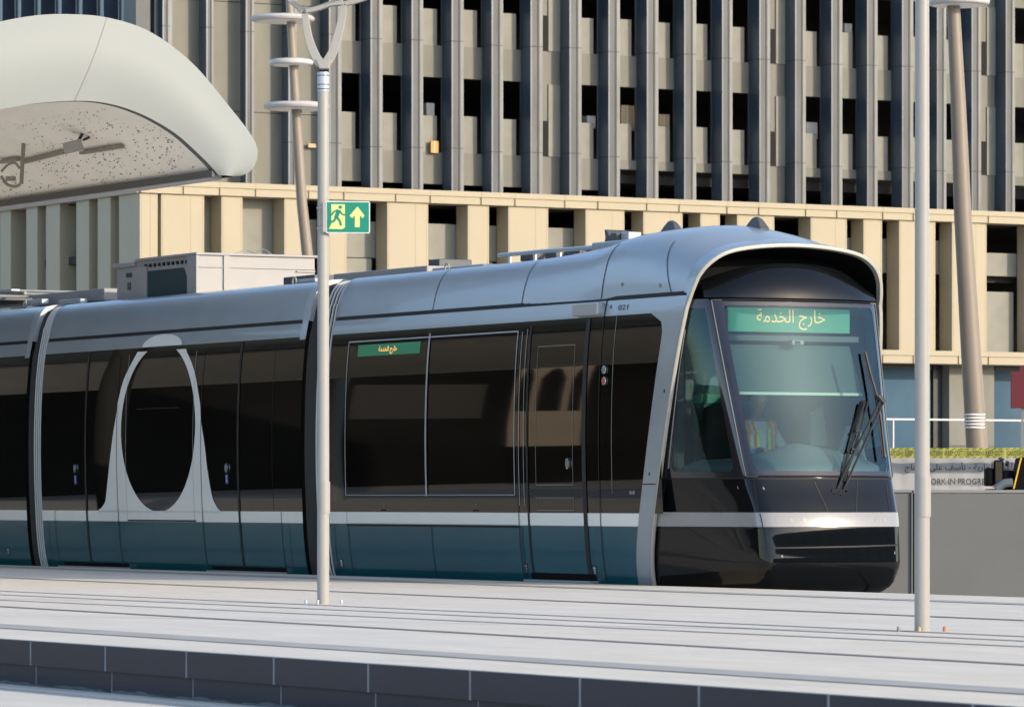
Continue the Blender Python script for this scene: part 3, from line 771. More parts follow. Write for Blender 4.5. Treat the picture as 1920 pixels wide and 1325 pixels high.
for px in (722, 895):
    s, z = sz(px, 946); g = MB(); g.prism([(math.cos(k*.785)*.012, math.sin(k*.785)*.014) for k in range(8)], lambda a, b, c: SK(s+a, z+b, c), .006, .012); tp('lock', 'rib', g)
    hseam(s - .08, s + .03, .70, .014, .009, 'black_matte', 'latch_slot')
# jacking marks on the skirt
for px, py in ((642, 1055), (988, 1065), (1117, 1069), (17, 1033)):
    s, z = sz(px, py); g = MB(); g.box(lambda a, b, c: SK(s+a, z+b, c), -.035, .035, -.05, .05, .007, .0095); q = tp('jacking_label', 'dark_print', g)
    g = MB()
    for a0_, a1_, b0_, b1_ in ((-.022,.02,.018,.030),(-.015,-.006,-.028,.018),(.002,.02,-.008,.004),(-.006,.008,-.032,-.022)): g.box(lambda a, b, c: SK(s+a, z+b, c), a0_, a1_, b0_, b1_, .0095, .0105)
    g.build('mark', 'white_print', q)
# round side lamps, camera housing, vehicle number, small plates
for py, m in ((693, 'rib'), (714, 'red_lamp')):
    s, z = sz(1135, py); g = MB()
    g.prism([(math.cos(k*.3927)*.040, math.sin(k*.3927)*.040) for k in range(16)], lambda a, b, c: SK(s+a, z+b, c), .006, .022)
    q = tp('side_lamp', 'chrome', g, bevel=.004)
    g = MB(); g.prism([(math.cos(k*.3927)*.030, math.sin(k*.3927)*.030) for k in range(16)], lambda a, b, c: SK(s+a, z+b, c), .022, .028); g.build('lens', m, q, bevel=.003)
sA, sB = s_of(1076, .02), s_of(1124, .02)
g = MB(); g.box(lambda a, b, c: T(a, prof(2.66) - c, b), sA, sB, Z_TOP + .015, Z_G - .02, 0, .085); hs = tp('mirror_camera_housing', 'silver_trim', g, bevel=.015)
g = MB(); g.box(lambda a, b, c: T(a, prof(2.66) - c, b), sA - .03, sA + .02, Z_TOP + .06, Z_G - .06, .02, .05); g.build('camera_lens', 'groove', hs, bevel=.006)
g = MB(); q0 = sz(1160, 581.5); q1 = sz(1180, 570.5)
add_text(g, '021', lambda a, b: SK(a, b, .011), q0[0], q1[0], q0[1], q1[1], .0); tp('vehicle_number', 'dark_print', g)
seam(sx(1126), Z_TOP - .02, Z_G, .02, .012)
for px, py in ((1147, 575), (1270, 571)):
    s, z = sz(px, py); g = MB(); g.box(lambda a, b, c: SK(s+a, z+b, c), -.008, .008, -.016, .016, .006, .010); tp('keyhole', 'groove', g)
s, z = sz(1187, 923); g = MB()
for dx in (-.028, .028): g.prism([(math.cos(k*.3927)*.026 + dx, math.sin(k*.3927)*.02) for k in range(16)], lambda a, b, c: SK(s+a, z+b, c), .006, .012)
tp('sensor_plate', 'rib', g)
# cab side: seam, horizontal gap, silver panel round the dark cab window
seam(sx(1150), .87, Z_TOP - .01, .010, .010, 'rib', 'trim_line')
hseam(sx(1125), sx(1232), .90, .012, .012)
def pil(z): return cat([(-.16,-.10),(0,-.07),(.25,-.03),(.56,.05),(.69,.09),(1.0,.19),(1.5,.33),(2.0,.455),(2.4,.55),(2.66,.60),(2.9,.66)], z)   # hoop foot line
def strip_w(z): return cat([(-.16,.25),(.9,.27),(2.0,.30),(2.40,.33),(2.50,.40),(2.575,.62)], z)
g = MB(); g.rows([[SK(lerp(pil(z) - strip_w(z), pil(z), u), z, .014) for u in frange(0, 1, 3)] for z in zs(-.12, Z_TOP + .002, 30)])
tp('pillar_panel', 'silver', g, smooth=True)
g = MB(); g.rows([[T(lerp(pil(z) - strip_w(z), pil(z), u), TW - prof(z) + .014, z) for u in frange(0, 1, 3)] for z in zs(-.12, Z_TOP + .002, 30)])
tp('pillar_panel', 'silver', g, smooth=True)
g = MB(); g.rows([[SK(lerp(.4, pil(z), u), z, .014) for u in (0, 1)] for z in zs(Z_TOP, Z_G - .012, 3)]); tp('pillar_panel', 'silver', g)
for px, py in ((1248, 733), (1220, 888)):
    s, z = sz(px, py); g = MB(); g.box(lambda a, b, c: SK(s+a, z+b, c), -.008, .008, -.016, .016, .014, .018); tp('keyhole', 'groove', g)
s, z = sz(1212, 899); hseam(pil(.9) - .27, pil(.9), .955, .010, .0165)

# ---- nose
NT = [(-.12,1.16,.52,1.28),(0,1.38,.43,1.48),(.12,1.445,.405,1.565),(.19,1.475,.395,1.60),(.28,1.468,.39,1.595),(.40,1.458,.39,1.586),(.56,1.444,.39,1.573),(.69,1.41,.385,1.54),(1.0,1.275,.355,1.405),(1.5,1.12,.33,1.25),(2.0,.985,.30,1.11),(2.66,.80,.27,.93),(2.8,.76,.27,.89)]
def nose_par(z):
    return pil(z) - .03, prof(z) + .035, cat([(r[0], r[1]) for r in NT], z), cat([(r[0], r[2]) for r in NT], z), cat([(r[0], r[3]) for r in NT], z)
def nose2d(a, z):
    if a > .5: s, t = nose2d(1 - a, z); return s, TW - t
    sp, tp_, sc, tc, sf = nose_par(z)
    def fr(t): return sf - (sf - sc)*((TC - t)/(TC - tc))**2
    P = Vector((sp, tp_)); Cn = Vector((sc, tc)); d = (P - Cn).normalized(); C1 = Cn + d*.11; t2 = tc + .11; C2 = Vector((fr(t2), t2))
    if a <= .30: q = P.lerp(C1, a/.30)
    elif a <= .36:
        u = (a - .30)/.06; q = C1*(1-u)**2 + Cn*2*u*(1-u) + C2*u*u
    else:
        t = lerp(t2, TC, (a - .36)/.14); q = Vector((fr(t), t))
    return q.x, q.y
def NO(a, z, off=0.0):
    s, t = nose2d(a, z)
    if off:
        s1_, t1_ = nose2d(min(1, a + .004), z); s0_, t0_ = nose2d(max(0, a - .004), z)
        d = Vector((s1_ - s0_, t1_ - t0_)).normalized(); s += d.y*off; t -= d.x*off
    return T(s, t, z)
AA = frange(0, .30, 4) + frange(.30, .36, 6)[1:] + frange(.36, .64, 16)[1:] + frange(.64, .70, 6)[1:] + frange(.70, 1, 4)[1:]
def nose_band(name, m, z0, z1, n, off=0.0, a0=0, a1=1, **k):
    A = [a for a in AA if a0 < a < a1]; A = [a0] + A + [a1]
    g = MB(); g.grid(lambda z, a: NO(a, z, off), zs(z0, z1, n), A); return tp(name, m, g, smooth=True, angle=50, **k)
nose_band('nose_skirt', 'black_paint', -.10, Z_W0, 14)
lb = nose_band('front_light_band', 'lens', Z_W0 + .003, Z_W1 + .012, 3, .006)
nose_band('nose_upper_panel', 'black_paint', Z_W1 + .014, 1.0, 6)
# closed underside
g = MB(); g.rows([[NO(a, -.10) for a in AA], [T(-.1, lerp(.3, TW - .3, a), -.10) for a in AA]]); tp('nose_underside', 'black_matte', g)
g = MB(); g.box(T, .5, 1.0, .85, 1.45, -.22, -.11); tp('coupler_cover', 'roof_grey', g, bevel=.03)
# lamps behind the light band
for i, px in enumerate((1458, 1483, 1508, 1641, 1657, 1672)):
    best = min(frange(.30, .74, 300), key=lambda a: abs(960 + F*NO(a, .62).x/NO(a, .62).y - px)); g = MB()
    rr = .022 if i < 3 else .016
    g.add([NO(best, .62, .0075)] + [NO(best + rr*.17*math.cos(k*.524), .62 + rr*math.sin(k*.524), .0075) for k in range(12)], [(0, k + 1, (k + 1) % 12 + 1) for k in range(12)])
    g.build('headlamp', 'hvac' if i % 3 == 1 else 'rib', lb)
def a_of(px, z, lo_=.0, hi_=.72):
    return min(frange(lo_, hi_, 600), key=lambda a: abs(960 + F*NO(a, z).x/NO(a, z).y - px))
def nose_line(name, pts, w, m='groove', off=.004, vertical=True):
    P = []
    for px, py in pts:
        z = 1.0
        for _ in range(10):
            a = a_of(px, z); p = NO(a, z); z = CZ + (HY - py)*p.y/F
        P.append((a, z))
    Q = []
    for (a0_, z0_), (a1_, z1_) in zip(P, P[1:]):
        for u in frange(0, 1, 8)[:-1]: Q.append((lerp(a0_, a1_, u), lerp(z0_, z1_, u)))
    Q.append(P[-1]); g = MB()
    if vertical:
        wa = w/8.5; g.rows([[NO(a - wa, z, off) for a, z in Q], [NO(a + wa, z, off) for a, z in Q]])
    else:
        g.rows([[NO(a, z - w/2, off) for a, z in Q], [NO(a, z + w/2, off) for a, z in Q]])
    return tp(name, m, g)
nose_line('panel_gap', [(1413, 902), (1424, 960)], .012); nose_line('panel_gap', [(1425, 962), (1431, 988)], .012, off=.009); nose_line('panel_gap', [(1431, 990), (1446, 1070)], .012)
nose_line('panel_gap', [(1526, 902), (1552, 960)], .009); nose_line('panel_gap', [(1607, 902), (1605, 960)], .007)
nose_line('panel_gap', [(1437, 1027), (1500, 1026), (1600, 1024), (1684, 1021)], .014, vertical=False)
nose_line('panel_gap', [(1232, 992), (1425, 990)], .008, vertical=False)
nose_line('panel_gap', [(1660, 905), (1668, 958)], .006)
for px, py in ((1431, 915), (1466, 1042)):
    z = CZ + (HY-py)*44.6/F; a = a_of(px, z); g = MB()
    g.add([NO(a, z, .012)] + [NO(a + .0022*math.cos(k*.524), z + .014*math.sin(k*.524), .006) for k in range(12)], [(0, k+1, (k+1) % 12 + 1) for k in range(12)]); tp('parking_sensor', 'lens', g)
for px, py in ((1669, 912), (1677, 1036), (1384, 914)):
    z = CZ + (HY-py)*44.8/F; a = a_of(px, z); g = MB(); g.grid(lambda u, v: NO(a + u*.0012, z + v*.014, .004), [-1, 1], [-1, 1]); tp('keyhole', 'rib', g)

# windscreen: dark border with rounded openings, thin tinted panes
ZG0, ZG1 = 1.012, 2.685
def rrect(a0, a1, z0, z1, ra, rz, n=8):
    out = []
    for cx, cz, q in ((a1 - ra, z1 - rz, 0), (a0 + ra, z1 - rz, 1), (a0 + ra, z0 + rz, 2), (a1 - ra, z0 + rz, 3)):
        for k in range(n + 1):
            t = (q + k/n)*math.pi/2; out.append((cx + ra*math.cos(t), cz + rz*math.sin(t)))
    out2 = []
    for i, p in enumerate(out):
        q = out[(i+1) % len(out)]; out2.append(p)
        L = abs(p[0]-q[0])*8.5 + abs(p[1]-q[1]); m_ = int(L/.12)
        for j in range(1, m_): out2.append((lerp(p[0], q[0], j/m_), lerp(p[1], q[1], j/m_)))
    return out2
def ring(name, m, outer, inner, off=.0, **k):
    a0, a1, z0, z1 = outer; I = inner; ic = [(min(p[0] for p in I) + max(p[0] for p in I))/2, (min(p[1] for p in I) + max(p[1] for p in I))/2]
    ih = [(max(p[0] for p in I) - min(p[0] for p in I))/2, (max(p[1] for p in I) - min(p[1] for p in I))/2]
    def outp(p):
        x, y = (p[0]-ic[0])/ih[0], (p[1]-ic[1])/ih[1]; k_ = 1/max(abs(x), abs(y)); x *= k_; y *= k_
        return lerp(a0, a1, (x+1)/2), lerp(z0, z1, (y+1)/2)
    g = MB(); n_ = 5
    g.rows([[NO(lerp(p[0], outp(p)[0], u), lerp(p[1], outp(p)[1], u), off) for p in I] for u in frange(0, 1, n_)], 0, True)
    return tp(name, m, g, smooth=True, angle=50)
def shear(L, k): return L
def lens_fill(name, m, I, off, parent=None):
    z0 = min(p[1] for p in I); z1 = max(p[1] for p in I); g = MB(); rows = []
    def lim(z):
        xs_ = []
        for p, q in zip(I, I[1:] + I[:1]):
            if (p[1] - z)*(q[1] - z) <= 0 and p[1] != q[1]: xs_.append(lerp(p[0], q[0], (z - p[1])/(q[1] - p[1])))
        return (min(xs_), max(xs_)) if xs_ else (0, 0)
    for z in [z0 + .0005] + zs(z0, z1, 30)[1:-1] + [z1 - .0005]:
        l, h = lim(z); rows.append([NO(lerp(l, h, u), z, off) for u in frange(0, 1, 14)])
    g.rows(rows); return tp(name, m, g, smooth=True, angle=60, parent=parent or tram)
front_in = rrect(.345, .657, 1.075, 2.625, .012, .09)
side_in = rrect(.035, .280, 1.07, 2.60, .022, .10)
side_in2 = [(1 - a, z) for a, z in reversed(side_in)]
wf = ring('windscreen_border', 'frit', (.315, .685, ZG0, ZG1), front_in, .004)
lens_fill('windscreen', 'glass', front_in, .001, wf)
sf1 = ring('cab_side_border', 'frit', (0.0, .313, ZG0, ZG1), side_in, .0)
lens_fill('cab_side_window', 'glass', side_in, -.003, sf1)
sf2 = ring('cab_side_border', 'frit', (.687, 1.0, ZG0, ZG1), side_in2, .0)
lens_fill('cab_side_window', 'glass', side_in2, -.003, sf2)
nose_band('belt_gap', 'groove', 1.0, 1.012, 1, -.004)
# raised edge of the windscreen
g = MB()
for aa in (.317, .683): g.tube([NO(aa, z, .006) for z in zs(ZG0 + .01, ZG1 - .01, 16)], .009, 6)
g.tube([NO(a, ZG0 + .012, .006) for a in frange(.317, .683, 30)], .010, 6); g.tube([NO(a, ZG1 - .012, .006) for a in frange(.317, .683, 30)], .010, 6)
tp('windscreen_bead', 'frit', g, smooth=True)
g = MB(); g.tube([NO(.028, z, .004) for z in zs(1.10, 2.4, 14)] , .006, 6); tp('window_bead', 'rib', g, smooth=True)

# brow above the windscreen: dark recess and convex black panel
def brow(u, v):                                       # u -1..1 across, v 0..1 up
    w_ = .955 - .02*v - .05*v*v
    t = TC + u*w_; z = 2.70 + v*(.335 - .17*abs(u)**2.6)
    s = .94 - .21*u*u - .05*v - .13*v*v - .10*max(0, abs(u) - .75)*4*.3
    return T(s, t, z)
g = MB(); g.grid(brow, frange(-1, 1, 32), frange(0, 1, 12)); tp('brow_panel', 'black_paint', g, smooth=True, angle=70)
g = MB(); inner = []
def hoop_in(p, d, ds):
    c = Vector((0, TC, 2.55)); v = Vector((0, p.y, p.z)) - c; v.normalize(); return Vector((p.x + ds, p.y - v.y*d, p.z - v.z*d))
g.rows([[T(*hoop_in(p, .03, -.02)) for p in HOOPF], [T(*hoop_in(p, .05, -.22)) for p in HOOPF], [T(*hoop_in(p, .12, -.42)) for p in HOOPF], [T(*Vector((.35, lerp(p.y, TC, .4), max(2.69, lerp(p.z, 2.7, .6))))) for p in HOOPF]])
tp('brow_recess', 'black_matte', g, smooth=True)
g = MB(); g.rows([[NO(a, 2.69) for a in AA], [NO(a, 2.69, -.25) for a in AA]]); tp('brow_sill', 'black_matte', g)

# silver and cream hoop: runs up the near pillar, over the brow and down the far pillar
leg = [Vector((pil(z), prof(z), z)) for z in zs(-.12, 2.60, 26)]
far = [Vector((p.x, TW - p.y, p.z)) for p in reversed(leg)]
path = leg + HOOPF + far
def hnorm(p):
    v = Vector((0, p.y - TC, 1.9*max(0, (p.z - 2.35)/.9)**2.2))
    return v.normalized()
rows_ = []
for p in path:
    n_ = hnorm(p)
    rows_.append([T(*(p + Vector((ds, n_.y*dn, n_.z*dn)))) for ds, dn in ((-.05, .009), (.0, .011), (.014, .008), (.018, -.002), (.014, -.026), (-.04, -.034))])
g = MB(); b = len(path)
g.rows([[r[0] for r in rows_], [r[1] for r in rows_]]); tp('hoop_outer', 'silver', g, smooth=True)
g = MB(); g.rows([[r[k] for r in rows_] for k in range(1, 6)]); tp('hoop_rim', 'cream_rim', g, smooth=True, angle=60)

# interior of the cab, seen through the glass
g = MB(); g.box(T, -.95, 1.2, .35, TW - .35, .30, .34); tp('cab_floor', 'cab_dark', g)
bk = MB(); bk.box(T, -1.0, -.95, .13, TW - .13, .3, 2.70); bkh = tp('cab_bulkhead', 'cab_dark', bk)
def spl(px, py, s):                                    # pixel on the plane s = const of the tram frame
    a = (px-960)/F; t = (a*(P0.y - .88*s) - P0.x - .475*s)/(.88 - .475*a)
    return t, CZ + (HY-py)*(P0.y - .88*s + .475*t)/F
for (x0, x1, y0, y1, m) in ((1303,1328,781,822,'cab_teal'),(1296,1352,739,756,'cab_teal'),(1300,1334,660,735,'cab_dark'),(1296,1334,655,659,'cab_pale'),(1285,1300,660,900,'store_dark')):
    (t0, z1), (t1, z0) = spl(x0, y0, -.93), spl(x1, y1, -.93)
    g = MB(); g.box(T, -.95, -.93, t0, t1, z0, z1); g.build('bulkhead_panel', m, bkh)
(t0, z1), (t1, z0) = spl(1519, 762, -.5), spl(1549, 835, -.5)
g = MB(); g.prism([(t0, z0), (t1, z0), (lerp(t0, t1, .72), z1), (t0, lerp(z1, z0, .15))], lambda a, b, c: T(c, a, b), -.5, -.48); g.build('bulkhead_panel', 'cab_pale', bkh)
g = MB(); g.grid(lambda u, v: T(lerp(-.95, .72, u), lerp(.2, TW-.2, v), 2.68 - .02*u), frange(0, 1, 4), frange(0, 1, 4)); tp('cab_ceiling', 'cab_dark', g)
# dashboard follows the nose
def dash(u, v):
    a = lerp(.06, .94, u)
    if v < .35: p = NO(a, lerp(1.02, 1.12, v/.35), -.10)
    else:
        w_ = (v - .35)/.65; p0 = NO(a, 1.12, -.10); hump = .20*math.exp(-((u - .5)/.26)**2)
        q = T(.52 + .28*math.cos((u-.5)*2.2), lerp(.42, TW-.42, u), 1.14 + hump); p = p0.lerp(q, w_) + Vector((0,0,.05*math.sin(w_*math.pi)))
    return p
g = MB(); g.grid(dash, frange(0, 1, 30), frange(0, 1, 14)); g.grid(lambda u, v: lerp(dash(u, 1), T(.45, lerp(.42, TW-.42, u), .5), v), frange(0, 1, 30), [0, 1])
ds_ = tp('dashboard', 'dash', g, smooth=True, angle=60)
def spl(px, py, s):                                    # pixel on the plane s = const of the tram frame
    a = (px-960)/F; t = (a*(P0.y - .88*s) - P0.x - .475*s)/(.88 - .475*a)
    return t, CZ + (HY-py)*(P0.y - .88*s + .475*t)/F
def splate(name, m, x0, x1, y0, y1, s, th=.02, parent=None, **k):
    t0, z1 = spl(x0, y0, s); t1, z0 = spl(x1, y1, s)
    g = MB(); g.box(T, s - th, s, t0, t1, z0, z1); return tp(name, m, g, parent=parent or tram, **k)
splate('dash_label', 'cab_pale', 1491, 1545, 861.5, 864.5, 1.10, .01)
dd = splate('destination_display', 'ledgreen', 1370, 1593, 576, 625, .72, .05)
g = MB(); t0, z1 = spl(1419, 578.5, .725); t1, z0 = spl(1547, 619.5, .725)
add_text(g, shape('خارج الخدمة'), lambda a, b: T(.7235, a, b), t0, t1, z0, z1, .0); g.build('display_text', 'amber', dd)
splate('display_housing', 'roof_grey', 1364, 1610, 627, 642, .74, .10)
cm = splate('cab_camera', 'hvac', 1485, 1508, 637, 647, .80, .06, bevel=.01)
splate('camera_lens', 'groove', 1491, 1501, 639, 645, .805, .01, cm)
# sun blind: hangs from the header and slants forward to its pale bottom bar
g = MB(); tl, zt_ = spl(1363, 645, .66); tr, _ = spl(1592, 645, .66); bl_, zb2 = spl(1384, 735, .80); br_, _ = spl(1616, 735, .80)
g.hexa([T(.66, tl, zt_), T(.66, tr, zt_), T(.80, br_, zb2), T(.80, bl_, zb2), T(.655, tl, zt_), T(.655, tr, zt_), T(.795, br_, zb2), T(.795, bl_, zb2)])
bl2 = tp('sun_blind', 'blind', g)
splate('blind_bar', 'cab_pale', 1382, 1617, 734, 742, .82, .02, bl2)
# seat
g = MB(); g.box(T, -.75, -.62, TC - .14, TC + .34, .80, 1.72); se = tp('driver_seat', 'seat', g, bevel=.06)
g = MB(); g.box(T, -.66, -.12, TC - .06, TC + .44, .72, .86); g.build('seat_cushion', 'seat', se, bevel=.05)
g = MB(); g.box(T, -.74, -.64, TC - .50, TC - .36, 1.1, 1.75); tp('seat_headrest', 'seat', g, bevel=.05)
g = MB(); g.tube([T(-.4, TC, .34), T(-.4, TC, .74)], .06, 10); g.build('seat_post', 'roof_grey', se)
g = MB(); g.tube([T(.35, 1.86, 1.1), T(.45, 1.88, 1.3), T(.55, 1.9, 1.5)], .03, 8); g.build('grab_handle', 'cab_pale', ds_)
g = MB(); g.tube(smooth_path([T(.95, 1.83, 1.12), T(.85, 1.84, 1.3), T(.8, 1.84, 1.5), T(.82, 1.86, 1.66)]), .028, 8); g.build('grab_handle', 'cab_pale', ds_, smooth=True)

# wipers
def on_glass(px, py, off=.05):
    z = 1.5
    for _ in range(12):
        s_ = cat([(r[0], r[3]) for r in NT], z) - .05 + off; t, z = spl(px, py, s_)
    return T(s_, t, z)
def wiper(paths, blade, name):
    g = MB()
    for P in paths: g.tube([on_glass(x, y, o_) for x, y, o_ in P], .011, 6)
    w_ = tp(name, 'rubber', g)
    g = MB()
    B = [on_glass(x, y, o_) for x, y, o_ in blade]
    g.tube(B, .014, 6); g.tube([p + Vector((-.02, 0, .0)) for p in B], .006, 6); g.build('wiper_blade', 'rubber', w_)
    return w_
w1 = wiper([[(1568, 922, .05), (1590, 870, .09), (1650, 752, .09)], [(1580, 922, .05), (1602, 872, .09), (1655, 757, .09)], [(1604, 808, .09), (1612, 806, .09)], [(1597, 842, .09), (1606, 842, .09)]],
           [(1622, 660, .03), (1632, 700, .035), (1645, 745, .045), (1652, 790, .035), (1659, 858, .03)], 'wiper_arm')
w2 = wiper([[(1572, 916, .05), (1590, 850, .07), (1622, 752, .06)], [(1582, 902, .05), (1600, 850, .07), (1628, 752, .06)]],
           [(1619, 752, .02), (1600, 800, .02), (1582, 850, .02)], 'wiper_arm')
g = MB(); p = on_glass(1652, 748, .09); g.tube([p + Vector((-.03, 0, .03)), p + Vector((.03, 0, -.04))], .03, 8); g.build('wiper_joint', 'rubber', w1)
g = MB()
for (x, y, r_) in ((1565, 920, .028), (1577, 922, .028), (1588, 916, .02)): g.tube([on_glass(x, y, .0), on_glass(x, y, .07)], r_, 10)
g.tube([on_glass(1545, 921, .03), on_glass(1565, 925, .04)], .01, 6)
g.build('wiper_pivot', 'rubber', w1)

# bellows between the cars
for (sa, sb) in ((mods['middle'][1], mods['front'][0]), (mods['rear'][1], mods['middle'][0])):
    g = MB(); n_ = 14; rows_ = []; rp_ = roof_profile('middle', -9)
    prf = [Vector((0, prof(z), z)) for z in zs(ZB, 2.7, 20)] + smooth_path([Vector((0, t, z)) for t, z in rp_], 4)
    prf = prf + [Vector((0, TW - p.y, p.z)) for p in reversed(prf)]
    for i in range(n_*2 + 1):
        s = lerp(sa - .02, sb + .02, i/(n_*2)); dip = .035 if i % 2 else .065
        rows_.append([T(s, TC + (p.y - TC)*(1 - dip/1.15), p.z - (dip if p.z > 2.7 else 0)) for p in prf])
    g.rows(rows_); be = tp('bellows', 'rubber', g)
    for u in (.55, .68, .81, .93):
        s = lerp(sa, sb, u); q = [T(s, TC + (p.y - TC)*(1 - .008/1.15), p.z - (.03 if p.z > 2.9 else .0)) for p in prf[:len(prf)//2]]
        g = MB(); g.tube(q, .013, 6); g.build('bellows_rib', 'bellow_line', be, smooth=True)
    g = MB(); g.rows([[T(sb - .02, TC + (p.y - TC)*.99, p.z) for p in prf[:len(prf)//2]], [T(sb + .04, TC + (p.y-TC)*1.002, p.z + .002) for p in prf[:len(prf)//2]]]); g.build('bellows_frame', 'silver', be, smooth=True)

# roof equipment ------------------------------------------------------------
s_b, s_a = -11.3, -13.65
zt2 = 3.67
bx = MB(); bx.box(T, s_a + .02, s_b, .5, 2.0, 3.15, zt2 - .03); hv = tp('roof_cabinet', 'hvac', bx)
g = MB(); g.box(T, s_a + .62, s_b + .03, .46, 2.04, zt2 - .03, zt2); g.build('cabinet_lid', 'hvac', hv, bevel=.008)
g = MB(); g.box(T, s_a - .03, s_a + .60, .46, 2.02, zt2 - .085, zt2 - .035); g.build('cabinet_lid', 'hvac', hv, bevel=.008)
g = MB(); g.box(T, s_a + .95, s_b - .26, .485, .495, 3.15, zt2 - .16); g.build('mesh_screen', 'mesh', hv)
g = MB(); g.box(T, s_b - .24, s_b + .02, .465, .498, 3.15, zt2 - .03); g.box(T, s_a + .64, s_a + .93, .47, .498, 3.15, zt2 - .10); g.build('cabinet_post', 'hvac', hv, bevel=.006)
g = MB(); g.prism([(s_b - .26, zt2 - .16), (s_b - .34, zt2 - .16), (s_b - .26, zt2 - .26)], lambda a, b, c: T(a, c, b), .475, .484); g.build('gusset', 'hvac', hv)
for k in range(10):
    g = MB(); x = lerp(s_a + .88, s_b - .30, k/9); g.box(T, x - .028, x + .028, .483, .4965, zt2 - .115, zt2 - .075); g.build('vent_hole', 'groove', hv)
g = MB(); g.box(T, s_a + .30, s_a + .46, .492, .499, 3.46, 3.51); g.build('plate', 'dark_print', hv)
g = MB(); g.box(T, s_a + .34, s_a + .43, .492, .499, 3.31, 3.40); g.build('plate', 'roof_grey', hv)
g = MB(); g.box(T, s_b, s_b + .015, .5, 2.0, zt2 - .17, zt2 - .16); g.box(T, s_b, s_b + .02, .82, .90, 3.15, zt2 - .03); g.box(T, s_b, s_b + .02, 1.76, 2.0, zt2 - .20, zt2 - .185); g.build('end_rib', 'hvac', hv)
g = MB(); g.tube(smooth_path([T(s_b - .05, 1.0, zt2), T(s_b - .05, 1.15, zt2 + .04), T(s_b - .03, 1.25, zt2 + .01), T(s_b - .05, 1.35, zt2 + .06), T(s_b - .02, 1.45, zt2 + .0)]), .008, 6); g.build('cable', 'rib', hv)
def roofbox(name, x0, x1, y0, y1, t, dep, m, parent=None, bevel=.01, dt=.0):
    s0 = s_of(x0, t); s1 = s_of(x1, t); Y = P0.y - .88*s0 + .475*t
    z1 = CZ + (HY-y0)*Y/F; z0 = CZ + (HY-y1)*Y/F
    g = MB(); g.box(T, s0, s1, t, t + dep, z0, z1); return tp(name, m, g, parent=parent or tram, bevel=bevel)
roofbox('roof_box', 531, 589, 520, 545, .8, .8, 'roof_grey')
roofbox('roof_box', 803, 823, 487, 515, .9, .4, 'roof_grey')
roofbox('roof_tray', 810, 905, 503, 520, .6, 1.0, 'silver_trim')
roofbox('roof_tray', 625, 800, 514, 530, .6, 1.0, 'hvac')
roofbox('roof_tray', 60, 195, 553, 575, .7, .8, 'hvac', dt=.3)
for (x, y) in ((47, 570), (838, 502), (552, 527)):
    s = s_of(x, .45); Y = P0.y - .88*s + .475*.45; z = CZ + (HY-y)*Y/F; g = MB()
    g.tube([T(s + .045*math.cos(k*.6283), .45, z + .045*math.sin(k*.6283)) for k in range(11)], .010, 6); tp('lifting_eye', 'hvac', g, smooth=True)
for x0, x1 in ((45, 78), (110, 150), (556, 590)):
    roofbox('joint_damper', x0, x1, 563 if x0 < 200 else 524, 572 if x0 < 200 else 531, .5, .1, 'silver_trim')
# pantograph, folded
pg = MB(); sP = s_of(0, 1.1); zP = CZ + (HY - 552)*(P0.y - .88*sP)/F
def PT(s, t, z): return T(sP + s, t, zP + z)
for t in (.75, 1.55):
    pg.tube(smooth_path([PT(-1.5, t, -.02), PT(-.5, t, .02), PT(.6, t, .02), PT(1.7, t, -.03)], 4), .022, 8)
for s in (-.8, .0, .8, 1.6): pg.tube([PT(s, .5, .0), PT(s, 1.8, .0)], .018, 8)
pn = tp('pantograph', 'rib', pg, smooth=True)
g = MB(); g.box(PT, -2.0, 2.2, .35, .47, -.03, -.005); g.box(PT, -2.0, 1.6, 1.75, 1.9, .0, .03); g.build('contact_strip', 'silver_trim', pn, bevel=.005)
for s in (-1.4, -.6, .15, .9):
    g = MB(); g.lathe([(.03, -.30), (.07, -.28), (.04, -.25), (.07, -.22), (.04, -.19), (.07, -.16), (.03, -.12), (.03, -.05)], PT(s, .6, 0), 14); g.build('insulator', 'rubber', pn, smooth=True)
g = MB(); g.box(PT, -1.5, 1.2, .6, 1.7, -.10, -.07); g.build('pantograph_base', 'roof_grey', pn)
# ladder-like rail on the front car roof
g = MB()
def R_(x, y, t):
    s = s_of(x, t); return T(s, t, CZ + (HY-y)*(P0.y - .88*s + .475*t)/F)
for t in (.75, 1.1):
    g.tube([R_(935, 479, t), R_(1020, 471, t), R_(1112, 464, t)], .022, 6)
for x in (956, 1003, 1050, 1095):
    a = R_(x, 477 - (x-935)*.085, .75); g.tube([a + Vector((0,0,-.14)), a], .022, 6); b = a + Wd*.35; g.tube([a, b], .018, 6)
tp('roof_rail', 'silver_trim', g)
roofbox('roof_box', 975, 1000, 476, 490, .9, .5, 'roof_grey'); roofbox('roof_box', 1022, 1042, 472, 486, .9, .5, 'roof_grey'); roofbox('roof_box', 1056, 1086, 470, 483, .9, .5, 'roof_grey')
roofbox('roof_box', 1096, 1112, 466, 478, .9, .5, 'roof_grey')
roofbox('roof_step', 1108, 1200, 455, 475, .55, 1.2, 'silver', bevel=.02)
# horn unit
s = s_of(1150, .8); Y = P0.y - .88*s; zz0 = CZ + (HY-452)*Y/F; 
g = MB(); g.prism([(-.10, 0), (.14, 0), (.15, .09), (.04, .10), (.0, .06), (-.05, .13), (-.10, .14), (-.08, .06)], lambda a, b, c: T(s + a, c, zz0 + b), .75, .98); hn = tp('roof_horn', 'roof_grey', g, bevel=.01)
g = MB(); g.box(T, s + .15, s + .30, .8, .95, zz0 + .02, zz0 + .10); g.build('horn_bracket', 'silver_trim', hn, bevel=.01)
